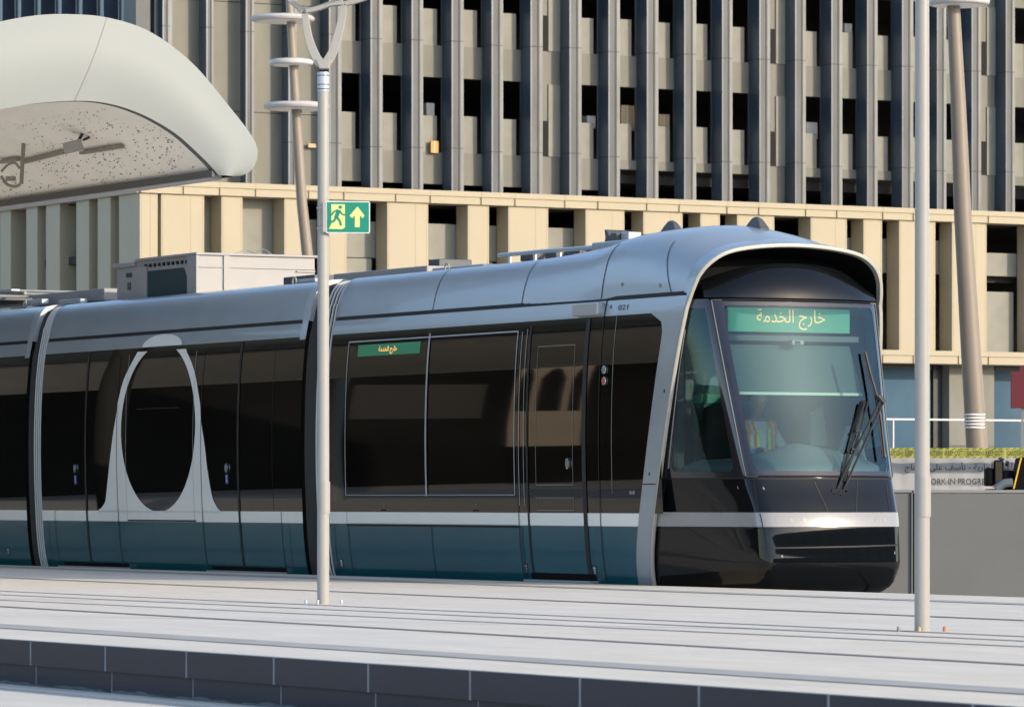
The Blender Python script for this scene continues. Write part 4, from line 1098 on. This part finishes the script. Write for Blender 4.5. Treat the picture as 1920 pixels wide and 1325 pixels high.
# thin antenna plate over the cab and two fin aerials
zpl = CZ + (HY-425)*(P0.y + .35)/F
g = MB(); g.box(T, s_of(1186, 1.0), s_of(1310, 1.0), 1.0, 1.18, zpl + .012, zpl + .022)
tp('aerial_plate', 'roof_grey', g)
g = MB(); g.box(T, s_of(1234, .95), s_of(1240, .95) + .25, 1.02, 1.16, zpl - .06, zpl + .012); tp('plate_block', 'black_matte', g)
for px in (1259, 1418):
    s = s_of(px, 1.3); zf = zpl + .037 if px < 1300 else zpl - .01
    g = MB()
    pf = [(-.16, 0), (-.10, .07), (-.04, .12), (.02, .13), (.08, .10), (.17, 0)]
    g.prism(pf, lambda a, b, c: T(s + a, 1.3 + c*(1 - b*5.0), zf + b), -.06, .06); tp('fin_aerial', 'roof_grey', g, bevel=.012)
# hatch panel details on the cab roof side
for px, py in ((1167, 533), (1238, 535)):
    t = .14; s = s_of(px, t); z = CZ + (HY-py)*(P0.y - .88*s)/F; pr2 = roof_profile('front', s)
    t = cat([(b_, a_) for a_, b_ in pr2][:4], z); s = s_of(px, t)
    g = MB(); g.prism([(math.cos(k*.524)*.018, math.sin(k*.524)*.018) for k in range(12)], lambda a, b, c: T(s + a, t - c, z + b), -.002, .006); tp('roof_bolt', 'rib', g)

# driver --------------------------------------------------------------------
def person():
    base = T(-.42, TC - .02, .86)
    rt = base - base
    me = bpy.data.meshes.new('driver')
    def L(f, l, u): return T(-.42 + f, TC + .28 + l, .99 + u)        # forward, across, up
    J = {'pel': (0,0,0,.15), 'abd': (.02,0,.18,.145), 'chest': (.02,0,.38,.165), 'sho': (.01,0,.52,.12), 'neck': (.02,0,.62,.055), 'neck2': (.035,0,.67,.055), 'head': (.05,0,.745,.085), 'head2': (.045,0,.83,.09), 'crown': (.04,0,.885,.06),
         'nose': (.145,0,.765,.016), 'chin': (.10,0,.70,.035)}
    Ed = [('pel','abd'),('abd','chest'),('chest','sho'),('sho','neck'),('neck','neck2'),('neck2','head'),('head','head2'),('head2','crown'),('head','nose'),('head','chin')]
    for sgn, n_ in ((-1, 'l'), (1, 'r')):
        J['sh'+n_] = (.0, sgn*.19, .50, .068); J['el'+n_] = (.16, sgn*.26, .27, .05); J['wr'+n_] = (.40, sgn*.20, .29, .032); J['pa'+n_] = (.46, sgn*.19, .295, .034)
        J['hi'+n_] = (.03, sgn*.09, -.02, .10); J['kn'+n_] = (.48, sgn*.13, .0, .068); J['an'+n_] = (.52, sgn*.12, -.40, .045); J['fo'+n_] = (.66, sgn*.12, -.46, .035)
        J['ear'+n_] = (.035, sgn*.085, .765, .02)
        Ed += [('sho','sh'+n_),('sh'+n_,'el'+n_),('el'+n_,'wr'+n_),('wr'+n_,'pa'+n_),('pel','hi'+n_),('hi'+n_,'kn'+n_),('kn'+n_,'an'+n_),('an'+n_,'fo'+n_),('head','ear'+n_)]
        for k in range(4):
            y = sgn*(.165 + k*.017); ln = (.07, .08, .076, .06)[k]
            J[f'f{k}{n_}'] = (.50 , y, .298, .010); J[f'g{k}{n_}'] = (.50 + ln*.6, y, .295, .009); J[f'h{k}{n_}'] = (.50 + ln, y, .27, .008)
            Ed += [('pa'+n_, f'f{k}{n_}'), (f'f{k}{n_}', f'g{k}{n_}'), (f'g{k}{n_}', f'h{k}{n_}')]
        J['t'+n_] = (.455, sgn*.150, .285, .012); J['u'+n_] = (.50, sgn*.135, .275, .010); Ed += [('pa'+n_,'t'+n_),('t'+n_,'u'+n_)]
    keys = list(J); o0 = L(0, 0, 0)
    me.from_pydata([L(*J[k][:3]) - o0 for k in keys], [(keys.index(a), keys.index(b)) for a, b in Ed], [])
    o = bpy.data.objects.new('person', me); COL.objects.link(o); o.location = o0
    sk = o.modifiers.new('skin', 'SKIN'); sb_ = o.modifiers.new('sub', 'SUBSURF'); sb_.levels = 2; sb_.render_levels = 2
    for i, k in enumerate(keys): me.skin_vertices[0].data[i].radius = (J[k][3], J[k][3]); me.skin_vertices[0].data[i].use_root = (k == 'pel')
    bpy.context.view_layer.update()
    m2 = bpy.data.meshes.new_from_object(o.evaluated_get(bpy.context.evaluated_depsgraph_get()))
    o.modifiers.clear(); o.data = m2
    m2.materials.clear(); m2.materials.append(M['shirt']); m2.materials.append(M['skin']); m2.materials.append(M['trousers'])
    for p in m2.polygons:
        c = p.center; f = c.x*U.x + c.y*U.y
        p.material_index = 1 if (c.z > .575 or f > .40 and c.z > .2) else (2 if c.z < .05 else 0)
    m2.shade_smooth()
    tag(o, 'seated tram driver in orange and yellow safety vest behind windscreen', 'person')
    # hair cap, eyes, mouth
    g = MB()
    g.rows([[L(.035 + .100*math.cos(e)*math.cos(h_), .096*math.cos(e)*math.sin(h_), .805 + .115*math.sin(e)) for h_ in frange(-2.5 + 3.14159, 2.5 + 3.14159, 18)] for e in frange(-.35, 1.5, 8)]); g.build('hair', 'hair', o, smooth=True)
    for sg in (-1, 1):
        g = MB(); g.tube([L(.128, sg*.034 - .012, .790), L(.134, sg*.034, .792), L(.128, sg*.034 + .012, .790)], .007, 6); g.build('eye', 'hair', o)
    g = MB(); g.tube([L(.128, -.025, .722), L(.134, 0, .720), L(.128, .025, .722)], .005, 6); g.build('mouth', 'skin', o)
    # vest: open-fronted shell round the chest
    def V_(h_, u, ex=0.0):
        w_ = lerp(.175, .205, u) + ex; d_ = lerp(.165, .150, u) + ex
        if u > .8: w_ += .0; 
        return L(.02 + d_*math.cos(h_), w_*math.sin(h_), lerp(.08, .50, u))
    g = MB(); g.grid(lambda u, h_: V_(h_, u, .012), frange(0, 1, 6), frange(.25, 2*math.pi - .25, 26))
    for sg in (-1, 1): g.rows([[L(.175, sg*.06, .45), L(.175, sg*.15, .45)], [L(.10, sg*.075, .575), L(.10, sg*.19, .545)], [L(-.05, sg*.08, .60), L(-.05, sg*.20, .56)], [L(-.14, sg*.07, .50), L(-.14, sg*.16, .48)]])
    vs_ = g.build('safety_vest', 'hiviz', o, smooth=True, solid=.008)
    for (h0, h1, m) in ((.38, .52, 'hiviz_o'), (.56, .68, 'reflective'), (.72, .86, 'hiviz_o'), (-.52, -.38, 'hiviz_o'), (-.68, -.56, 'reflective'), (-.86, -.72, 'hiviz_o')):
        g = MB(); g.grid(lambda u, h_: V_(h_, u, .018), frange(0, 1, 6), frange(h0, h1, 3)); g.build('vest_stripe', m, vs_)
    for sg in (-1, 1):
        for (t0_, t1_, m) in ((.075, .10, 'hiviz_o'), (.105, .125, 'reflective'), (.13, .16, 'hiviz_o')):
            g = MB(); g.rows([[L(.183, sg*t0_, .45), L(.183, sg*t1_, .45)], [L(.11, sg*(t0_+.01), .59), L(.11, sg*(t1_+.01), .578)]]); g.build('vest_stripe', m, vs_)
    return o
person()

# ================================================================= PLATFORM CANOPY (upper left)
YC = 44.0
K0 = at(405, 328, YC)                                  # a point of the end plane of the canopy
def K(a, b, z): return K0 + Wd*a - U*b + Vector((0, 0, z))
def kpx(px, py):                                       # photo pixel -> (a, z) on the end plane
    q = (px-960)/F; a = (q*K0.y - K0.x)/(.88 - .475*q); Y = K0.y + .475*a
    return a, CZ + (HY-py)*Y/F - K0.z
OUT = [(-300,330),(-285,240),(-220,140),(-110,70),(0,41),(70,29),(130,27),(200,33),(280,59),(360,118),(430,200),(468,249),(483,279),(479,308),(462,327),(438,331)]
INN = [(-200,400),(-190,330),(-140,265),(-60,221),(0,206),(60,195),(120,190),(170,190),(215,197),(260,212),(300,232),(335,255),(362,279),(385,301),(400,317),(410,329)]
so = resample([Vector((kpx(*p)[0], 0, kpx(*p)[1])) for p in []] or smooth_path([(*kpx(*p), 0) for p in OUT], 6), 72)
si = resample(smooth_path([(*kpx(*p), 0) for p in INN], 6), 72)
can = thing('platform_canopy', K(-4, 6, -K0.z), 'curved white shell canopy roof with perforated underside over the platform', 'canopy')
def kp(v, b): return K(v.x, b, v.y)
BACK = 34
g = MB()
g.rows([[kp(o_.lerp(i_, u), -.05*math.sin(math.pi*u)) for u in frange(0, 1, 8)] for o_, i_ in zip(so, si)])
g.build('end_fascia', 'canopy', can, smooth=True, angle=70)
g = MB(); g.rows([[kp(o_, b) for b in (0, BACK)] for o_ in so]); g.build('roof_skin', 'canopy', can, smooth=True, angle=70)
def inset(k, d):
    a, b = si[max(0, k-1)], si[min(len(si)-1, k+1)]; t = (b - a).normalized(); return Vector((si[k].x - t.y*-d*-1*-1, si[k].y - t.x*d, 0)) if False else Vector((si[k].x + t.y*d, si[k].y - t.x*d, 0))
g = MB(); g.rows([[kp(si[k], 0), kp(inset(k, .0), .10), kp(inset(k, -.03), .12)] for k in range(len(si))]); g.build('gasket', 'gasket', can)
sf_ = [inset(k, -.03) for k in range(len(si))]
g = MB(); g.rows([[kp(p, b) for b in (.12, 8, 16, BACK)] for p in sf_]); sof = g.build('soffit', 'soffit', can, smooth=True, angle=70)
e = si[-1]; g = MB(); g.box(lambda a, b, c: K(e.x + a, b, e.y + c), -.03, .10, .14, BACK, -.030, .03); g.build('edge_trim', 'edge_trim', can, bevel=.01)
g = MB(); g.box(lambda a, b, c: K(e.x + a, b, e.y + c), -.06, -.03, .02, BACK, -.01, .05); g.build('edge_gap', 'gasket', can)
seamk = min(range(72), key=lambda k: abs(960 + F*kp(so[k], 0).x/kp(so[k], 0).y - 194))
g = MB(); g.rows([[kp(so[seamk + dk].lerp(si[seamk + 0 + dk], u), -.05*math.sin(math.pi*u) - .004) + Wd*w for u in frange(0, 1, 8)] for dk, w in ((0, -.004), (0, .004))]); g.build('fascia_joint', 'strip', can)
def soffit_hit(px, py):
    best = None
    for k in range(10, len(sf_)*1 - 1):
        for j in range(0, 60):
            b = .2 + j*.16; p = kp(sf_[k], b); d = (960 + F*p.x/p.y - px)**2 + (HY - F*(p.z-CZ)/p.y - py)**2
            if best is None or d < best[0]: best = (d, k, b)
    return best[1], best[2]
def sof_pt(k, b, off=.006):
    k = max(1, min(len(sf_) - 1.001, k)); i = int(k); p = sf_[i].lerp(sf_[i+1], k - i); t = (sf_[i+1] - sf_[i]).normalized()
    return K(p.x + t.y*off, b, p.y - t.x*off)
rnd = random.Random(3)
g = MB()
for cx, cy in ((312,285),(305,315),(212,300),(205,325),(108,318),(102,342),(20,338),(10,360),(290,238),(160,212),(60,230),(85,268),(195,250),(300,262),(208,285),(112,300),(-60,350),(150,232)):
    k, b = soffit_hit(cx, cy)
    for _ in range(28):
        kk = k + rnd.gauss(0, 1.25); bb = b + rnd.gauss(0, .34); a_ = rnd.uniform(-.02, .02)
        if bb < .25: continue
        w_ = rnd.uniform(.01, .05); l_ = rnd.uniform(.025, .06)
        g.add([sof_pt(kk, bb), sof_pt(kk + .05 + w_*3, bb + .02), sof_pt(kk + .06 + w_*3, bb + l_), sof_pt(kk - .02, bb + l_ - .02)], [(0,1,2,3)])
g.build('perforation', 'hole', can, kind='stuff')
def ubar(px0, px1, m, name, h=.05):
    (k0_, b0_), (k1_, b1_) = soffit_hit(*px0), soffit_hit(*px1)
    p, q = sof_pt(k0_, b0_, .03), sof_pt(k1_, b1_, .03); g = MB()
    side = Wd*h; g.hexa([p, q, q + side, p + side, p + Vector((0,0,-.03)), q + Vector((0,0,-.03)), q + side + Vector((0,0,-.03)), p + side + Vector((0,0,-.03))]); return g.build(name, m, can)
ubar((0, 300), (34, 294), 'strip', 'strip_light'); ubar((46, 294), (118, 281), 'strip', 'strip_light'); ubar((156, 277), (228, 265), 'strip', 'strip_light')
kf, bf = soffit_hit(150, 250); q = sof_pt(kf, bf, .0)
sp_ = at(137, 275, q.y); g = MB()
def fl(a, b, c): return sp_ + Vector((.97, .1, .24))*a + Vector((-.1, 1, 0))*b + Vector((-.24, 0, .97))*c
g.box(fl, -.09, .09, -.08, .08, -.05, .05); fx = g.build('floodlight', 'hvac', can, bevel=.01)
g = MB(); g.tube([sp_ + Vector((.05, 0, .05)), q], .015, 6); g.tube(smooth_path([sp_ + Vector((.09, 0, .06)), sp_ + Vector((.15, 0, .09)), sp_ + Vector((.18, 0, .15))]), .012, 6); g.build('cable', 'rubber', fx)
kf, bf = soffit_hit(40, 268); q = sof_pt(kf, bf, 0)
g = MB(); r_ = at(40, 345, q.y); g.tube([q, r_], .02, 8); g.tube(smooth_path([at(2, 322, q.y), at(15, 309, q.y), at(28, 306, q.y), at(37, 316, q.y)]), .012, 6); g.tube(smooth_path([at(2, 330, q.y), at(12, 345, q.y), at(28, 350, q.y), at(39, 345, q.y)]), .015, 6)
g.lathe([(.0, -.02), (.05, -.02), (.05, .02), (.0, .02)], at(20, 335, q.y), 12); g.build('hanger_bracket', 'strip', can)
for b in (4, 14, 24):
    g = MB(); c = K(-4.6, b, 0); g.tube([Vector((c.x, c.y, 0)), Vector((c.x, c.y, K0.z + .35))], .14, 16); g.build('support_column', 'canopy', can, smooth=True)

# ================================================================= LAMP POLES ON THE PLATFORM
def lamp_pole(base, label, bolts, boltm):
    o = thing('platform_lamp_pole', base, label, 'lamp pole', 'cream lamp poles standing on the platform')
    def B_(x, y, z): return base + Vector((x, y, z))
    kx = bL.y/F
    g = MB(); g.tube([B_(0,0,0), B_(0,0,.7), B_(0,0,4.05)], [.047, .047, .043], 28); g.build('pole', 'pole', o, smooth=True, angle=50)
    g = MB(); g.tube([B_(.004,-.002,.705), B_(.004,-.002,.95)], .0495, 28); g.build('access_door', 'pole', o, smooth=True, angle=40)
    g = MB(); g.tube([B_(0,0,3.98), B_(0,0,4.13)], .0465, 24); g.build('collar', 'silver_trim', o, smooth=True, angle=40)
    for z in (3.995, 4.03, 4.10):
        g = MB(); g.tube([B_(0,0,z), B_(0,0,z+.006)], .048, 24); g.build('collar_ring', 'groove', o)
    # fork head, drawn in the head plane (x, z), 5 cm thick
    def H(px, py): return Vector(((px-605)*kx*.999, 0, CZ + (HY-py)*kx))
    def arm(P, w, name='fork_arm', th=.035, parent=o):
        S = smooth_path([H(*p) for p in P], 6); g = MB(); rows = []
        for i, p in enumerate(S):
            d = (S[min(i+1, len(S)-1)] - S[max(i-1, 0)]).normalized(); n_ = Vector((d.z, 0, -d.x)); ww = (w if not isinstance(w, list) else lerp(w[0], w[1], i/(len(S)-1)))*kx/2
            rows.append([base + p + n_*ww + Vector((0,-th,0)), base + p - n_*ww + Vector((0,-th,0)), base + p - n_*ww + Vector((0,th,0)), base + p + n_*ww + Vector((0,th,0))])
        g.rows(rows, 0, True); g.add(rows[0], [(0,1,2,3)]); g.add(rows[-1], [(3,2,1,0)]); return g.build(name, 'pole', parent, bevel=.004)
    if True:
        arm([(601,122),(590,104),(579,75),(573,45),(571,22)], [18, 12]); arm([(609,122),(623,98),(634,62),(641,30),(643,8)], [18, 12])
        g = MB(); pr = [H(590,112), H(620,112), H(616,130), H(598,130)]
        g.hexa([base + p + Vector((0, -.045, 0)) for p in pr] + [base + p + Vector((0, .045, 0)) for p in pr]); g.build('fork_root', 'pole', o, bevel=.008)
        arm([(571,24),(556,12),(541,-4),(536,-30),(548,-60)], 10, 'ring_arm'); arm([(572,22),(596,16),(620,8),(643,6)], 9, 'ring_arm', .05); arm([(643,8),(664,3),(690,-6),(712,-22)], 9, 'ring_arm')
        arm([(643,8),(625,-8),(610,-14),(590,-20)], 8, 'ring_arm')
        g = MB(); c = base + H(612, -40); R_2 = .52
        g.tube([c + Vector((R_2*math.cos(k*.19635), R_2*math.sin(k*.19635), 0)) for k in range(33)], .045, 8); rg = g.build('light_ring', 'pole', o, smooth=True)
        arm([(548,-60),(555,-50),(565,-42)], 10, 'ring_arm')
    for (dx, dy), bm_ in zip(bolts, boltm):
        g = MB(); c = B_(dx, dy, 0); g.lathe([(.011, 0), (.011, .022), (.009, .030), (.0, .032)], c, 10); g.build('anchor_bolt', bm_, o, smooth=True)
    return o
bL = gpt(606, 1131.5); bR = gpt(1729, 1183.5)
lamp_pole(bL, 'cream lamp pole carrying the green exit sign left of the tram front car', ((-.135, .02), (-.04, -.06), (.14, .04), (-.02, .15)), ('silver_trim', 'silver_trim', 'silver_trim', 'silver_trim'))
lamp_pole(bR, 'cream lamp pole with orange capped bolts right of the tram nose', ((-.143, .02), (-.024, -.065), (.142, .04), (.0, .15)), ('rib', 'carton', 'bolt_orange', 'carton'))

# exit sign on the left pole
kx = bL.y/F
def SG(px, py, d=0.0): return Vector((bL.x + (px-606)*kx, bL.y - .075 - d + (px-606)*kx*.12, CZ + (HY-py)*kx))
es = thing('exit_sign', SG(652, 437), 'green emergency exit sign with running man and upward arrow on the lamp pole', 'sign')
g = MB(); g.prism([(611.5,378),(692,378),(694,380),(694,436),(692,438),(613,438),(611.5,436)], lambda a, b, c: SG(a, b, c), -.012, 0); g.build('sign_backing', 'sign_edge', es)
g = MB(); g.box(lambda a, b, c: SG(a, b, c), 614, 692, 380, 436, 0, .003); g.build('sign_face', 'sign_green', es)
def zpt(x, y): return 460 + x/3.0, y/3.0
g = MB()
g.prism([zpt(*p) for p in [(485,1152),(562,1152),(562,1282),(545,1292),(472,1290),(486,1262)]], lambda a, b, c: SG(a, b, c), .003, .005)
g.prism([zpt(*p) for p in [(632,1163),(672,1215),(660,1230),(645,1213),(645,1280),(617,1280),(617,1213),(602,1230),(588,1215)]], lambda a, b, c: SG(a, b, c), .003, .005)
g.build('door_and_arrow', 'sign_yellow', es, tri=True)
g = MB(); f = lambda a, b, c: SG(a, b, c)
def limb(P, w): 
    for p, q in zip(P, P[1:]):
        d = Vector((q[0]-p[0], q[1]-p[1], 0)).normalized(); n_ = (d.y*w, -d.x*w)
        g.prism([zpt(p[0]+n_[0], p[1]+n_[1]), zpt(q[0]+n_[0], q[1]+n_[1]), zpt(q[0]-n_[0], q[1]-n_[1]), zpt(p[0]-n_[0], p[1]-n_[1])], f, .0052, .007)
g.prism([zpt(536 + 10*math.cos(k*.5236), 1168 + 10*math.sin(k*.5236)) for k in range(12)], f, .0052, .0072)
limb([(528,1184),(512,1228)], 11); limb([(520,1184),(498,1196),(488,1214)], 4.5); limb([(532,1188),(546,1208),(562,1212)], 4.5)
limb([(516,1224),(534,1246),(540,1272)], 6); limb([(512,1226),(500,1248),(470,1254)], 6)
g.build('running_man', 'sign_green', es)
g = MB(); g.box(lambda a, b, c: SG(a, b, c), 606, 612, 381, 436, -.02, .008); g.build('mounting_bracket', 'pole', es)
for y in (390, 428):
    g = MB(); g.tube([Vector((bL.x, bL.y, CZ + (HY-y)*kx)) + Vector((.050*math.cos(k*.5236), .050*math.sin(k*.5236), 0)) for k in range(13)], .005, 6); g.build('clamp_band', 'silver_trim', es)

# ================================================================= LEANING LIGHT MASTS BEHIND THE TRAM
def mast(Y, axis, w0, w1, discs, label):
    pts = [at(x, y, Y) for x, y in axis]; d = (pts[0] - pts[-1]); bot = pts[0] + d*((pts[0].z - GZ)/(pts[-1].z - pts[0].z)); bot.z = GZ - .05
    o = thing('leaning_light_mast', Vector((bot.x, bot.y, GZ)), label, 'light mast', 'leaning light masts beyond the tram')
    k = Y/F/2; n_ = len(pts)
    rr = [w0*k*1.02] + [lerp(w0, w1, i/(n_-1))*k for i in range(n_)]
    g = MB(); g.tube([bot] + pts, rr, 28); g.build('mast', 'mast', o, smooth=True, angle=60)
    for (cx, cy, w, h) in discs:
        c = at(cx, cy, Y); r = w*k
        g = MB(); g.lathe([(r*.72, -h*.5), (r*.90, -h*.62), (r*.97, -h*.45), (r, 0), (r*.94, h*.45), (r*.80, h*.6), (0, h*.62)], c, 48); ds2 = g.build('lamp_disc', 'disc', o, smooth=True, angle=50)
        g = MB(); g.lathe([(0, -h*.72), (r*.80, -h*.70), (r*.82, -h*.60)], c, 40); g.build('diffuser', 'diffuser', ds2)
        g = MB(); ax = c + Vector((0, 0, -h*1.7)); m_x = min(range(n_), key=lambda i: abs(pts[i].z - c.z)); mm = pts[m_x]
        t_ = (c.z - pts[0].z)/(pts[-1].z - pts[0].z); mc = pts[0].lerp(pts[-1], t_); g.tube([mc + Vector((0,0,-h*1.3)), mc + Vector((0,0,h*.9))], lerp(w0, w1, t_)*k*1.08, 20); g.build('disc_collar', 'strip', ds2, smooth=True)
    return o
m1 = mast(118, [(577.5,490),(566,380),(557.5,250),(551,140),(545,40),(538,-80)], 21.5, 13, [(530,35,121,.12),(546,117,84,.12),(556,199,123,.13)], 'leaning beige light mast with three white lamp discs left of the exit sign')
m2 = mast(80, [(1832,840),(1818,620),(1805,400),(1797,200),(1788,20),(1783,-90)], 41, 21, [(1797,3,118,.11)], 'leaning beige light mast with a lamp disc at the right edge of the scene')
for y in (777, 783, 789, 795, 801):
    g = MB(); c = at(1830 - (840-y)*.06, y, 80); g.tube([c + Vector((0,0,-.012)), c + Vector((0,0,.012))], 40.5*80/F/2 + .012, 28); g.build('band', 'diffuser', m2, smooth=True)

# ================================================================= BARRIER, HOARDING, TAPE, MACHINE, RED BOARD
YB = 52.0
def XZ(Y): return lambda px, d, z: Vector(((px-960)/F*Y, Y + d, z))
f = XZ(YB); zb_ = CZ + (HY-918)*YB/F
br = thing('concrete_barrier', f(1712, 0, GZ), 'smooth grey concrete barrier wall behind the right lamp pole', 'barrier')
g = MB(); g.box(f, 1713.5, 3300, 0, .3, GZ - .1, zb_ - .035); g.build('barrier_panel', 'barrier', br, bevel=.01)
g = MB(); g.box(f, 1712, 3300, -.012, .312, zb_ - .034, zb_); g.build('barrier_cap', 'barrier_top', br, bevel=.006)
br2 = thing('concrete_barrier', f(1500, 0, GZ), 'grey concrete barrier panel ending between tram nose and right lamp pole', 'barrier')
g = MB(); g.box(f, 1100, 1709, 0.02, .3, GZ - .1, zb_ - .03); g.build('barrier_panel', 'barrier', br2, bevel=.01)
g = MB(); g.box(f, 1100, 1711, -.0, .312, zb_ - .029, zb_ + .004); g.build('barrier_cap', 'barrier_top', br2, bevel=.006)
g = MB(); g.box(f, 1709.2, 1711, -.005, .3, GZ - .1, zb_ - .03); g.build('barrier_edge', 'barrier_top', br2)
YH = 57.0; f = XZ(YH); zt_ = CZ + (HY-856)*YH/F
ho = thing('hoarding_banner', f(1800, 0, GZ), 'pale hoarding banner with grey Arabic and English lettering above the barrier', 'banner')
g = MB(); n_ = 90
g.rows([[Vector((lerp(1560, 2150, u)/1.0, 0, z)) for z in (0, 1)] for u in (0, 1)])
g = MB(); rows_ = []
for z in frange(GZ, zt_, 6):
    rows_.append([f(lerp(1560, 2150, i/n_), .004*math.sin(i*.9 + z*3) + .002*math.sin(i*2.3), z) for i in range(n_ + 1)])
g.rows(rows_); g.build('sheet', 'hoard', ho, smooth=True)
g = MB()
for px in (1600, 1712, 1850, 1990): g.box(f, px, px + 6, .03, .09, GZ, zt_)
g.build('frame', 'rib', ho)
def ztx(y): return CZ + (HY-y)*YH/F
g = MB(); ft = lambda a, b: f(a, -.03, b)
add_text(g, shape('أعمال جارية - نأسف على الإزعاج'), ft, 1696, 1899, ztx(886.5), ztx(866), .012)
g.build('arabic_lettering', 'print_grey', ho)
g = MB(); add_text(g, 'WORK IN PROGRESS', ft, 1730, 1859, ztx(908), ztx(896.5), .008); g.build('english_lettering', 'print_grey', ho)
YT = 56.7; f2 = XZ(YT)
tpz = lambda y: CZ + (HY-y)*YT/F
ct = thing('caution_tape', f2(1800, 0, tpz(858)), 'yellow caution tape with black hatching stretched along the top of the banner', 'tape')
g = MB(); g.rows([[f2(lerp(1560, 2150, i/60), .008*math.sin(i*1.1), tpz(y + .4*math.sin(i*.7))) for i in range(61)] for y in (839.5, 858)]); x = 1560
while x < 2140:
    for y0, y1 in ((840.0, 842.0), (856.0, 857.8)): g.add([f2(x, -.014, tpz(y1)), f2(x + 6, -.014, tpz(y1)), f2(x + 9, -.014, tpz(y0)), f2(x + 3, -.014, tpz(y0))], [(0,1,2,3)], 1)
    x += 12.5
g.build('tape_band', ['tape', 'tape_print'], ct)
g = MB(); x = 1586
while x < 2100:
    add_text(g, 'CAUTION!', lambda a, b: f2(a, -.016, b), x, x + 31, tpz(854.0), tpz(843.8), .03); add_text(g, 'KEEP OUT!', lambda a, b: f2(a, -.016, b), x + 35.5, x + 69, tpz(854.0), tpz(843.8), .03); x += 75.5
g.build('tape_lettering', 'tape_print', ct)
YM = 54.0; f3 = XZ(YM); mz = lambda y: CZ + (HY-y)*YM/F
mc = thing('construction_machine', f3(1890, .3, GZ), 'black machine with a yellow edge standing behind the barrier at right', 'machine')
def mbx(name, m, x0, x1, y0, y1, d0, d1, bev=.02): 
    g = MB(); g.box(f3, x0, x1, d0, d1, mz(y1), mz(y0)); return g.build(name, m, mc, bevel=bev)
mbx('lamp_head', 'black_matte', 1849.5, 1863, 877, 911, .0, .3); mbx('column', 'black_paint', 1863, 1882, 862, 913, -.02, .3); mbx('arm', 'black_matte', 1882, 1902, 881, 925, .05, .4)
mbx('body', 'black_matte', 1860, 1990, 916, 1000, .05, .9)
g = MB(); g.prism([(1913,858),(1990,846),(1990,925),(1898,925)], lambda a, b, c: f3(a, c, mz(b)), .0, .5); g.build('back_panel', 'black_matte', mc)
g = MB(); g.prism([(1913,858),(1916,857.5),(1902,916),(1899,916)], lambda a, b, c: f3(a, c, mz(b)), -.02, .0); g.build('yellow_edge', 'yellow', mc)
g = MB(); g.tube([f3(1887, .1, mz(868)), f3(1893, .1, mz(869))], .03, 10); g.tube([f3(1874, .1, mz(859)), f3(1884, .1, mz(861))], .012, 8); g.build('knob', 'rubber', mc)
g = MB(); g.tube(smooth_path([f3(1866, -.05, mz(916)), f3(1880, -.05, mz(907)), f3(1898, -.05, mz(904))]), .05, 10); g.build('hose', 'dash', mc, smooth=True)
g = MB(); 
for x in (1875, 1960): g.box(f3, x, x + 14, .1, .7, GZ, mz(1000)); 
g.build('foot', 'black_matte', mc)
YR = 62.0; f4 = XZ(YR); rz = lambda y: CZ + (HY-y)*YR/F
rs = thing('red_board', f4(1918, 0, GZ), 'dark red board on a thin post cut by the right edge', 'sign')
g = MB(); g.box(f4, 1895.5, 1960, 0, .04, rz(765), rz(697)); g.build('board', 'red_sign', rs, bevel=.006)
g = MB(); g.box(f4, 1913, 1945, 0.005, .035, rz(697), rz(687)); g.build('top_tab', 'red_sign', rs)
g = MB(); g.box(f4, 1916, 1920, .045, .08, GZ, rz(700)); g.build('post', 'rib', rs)
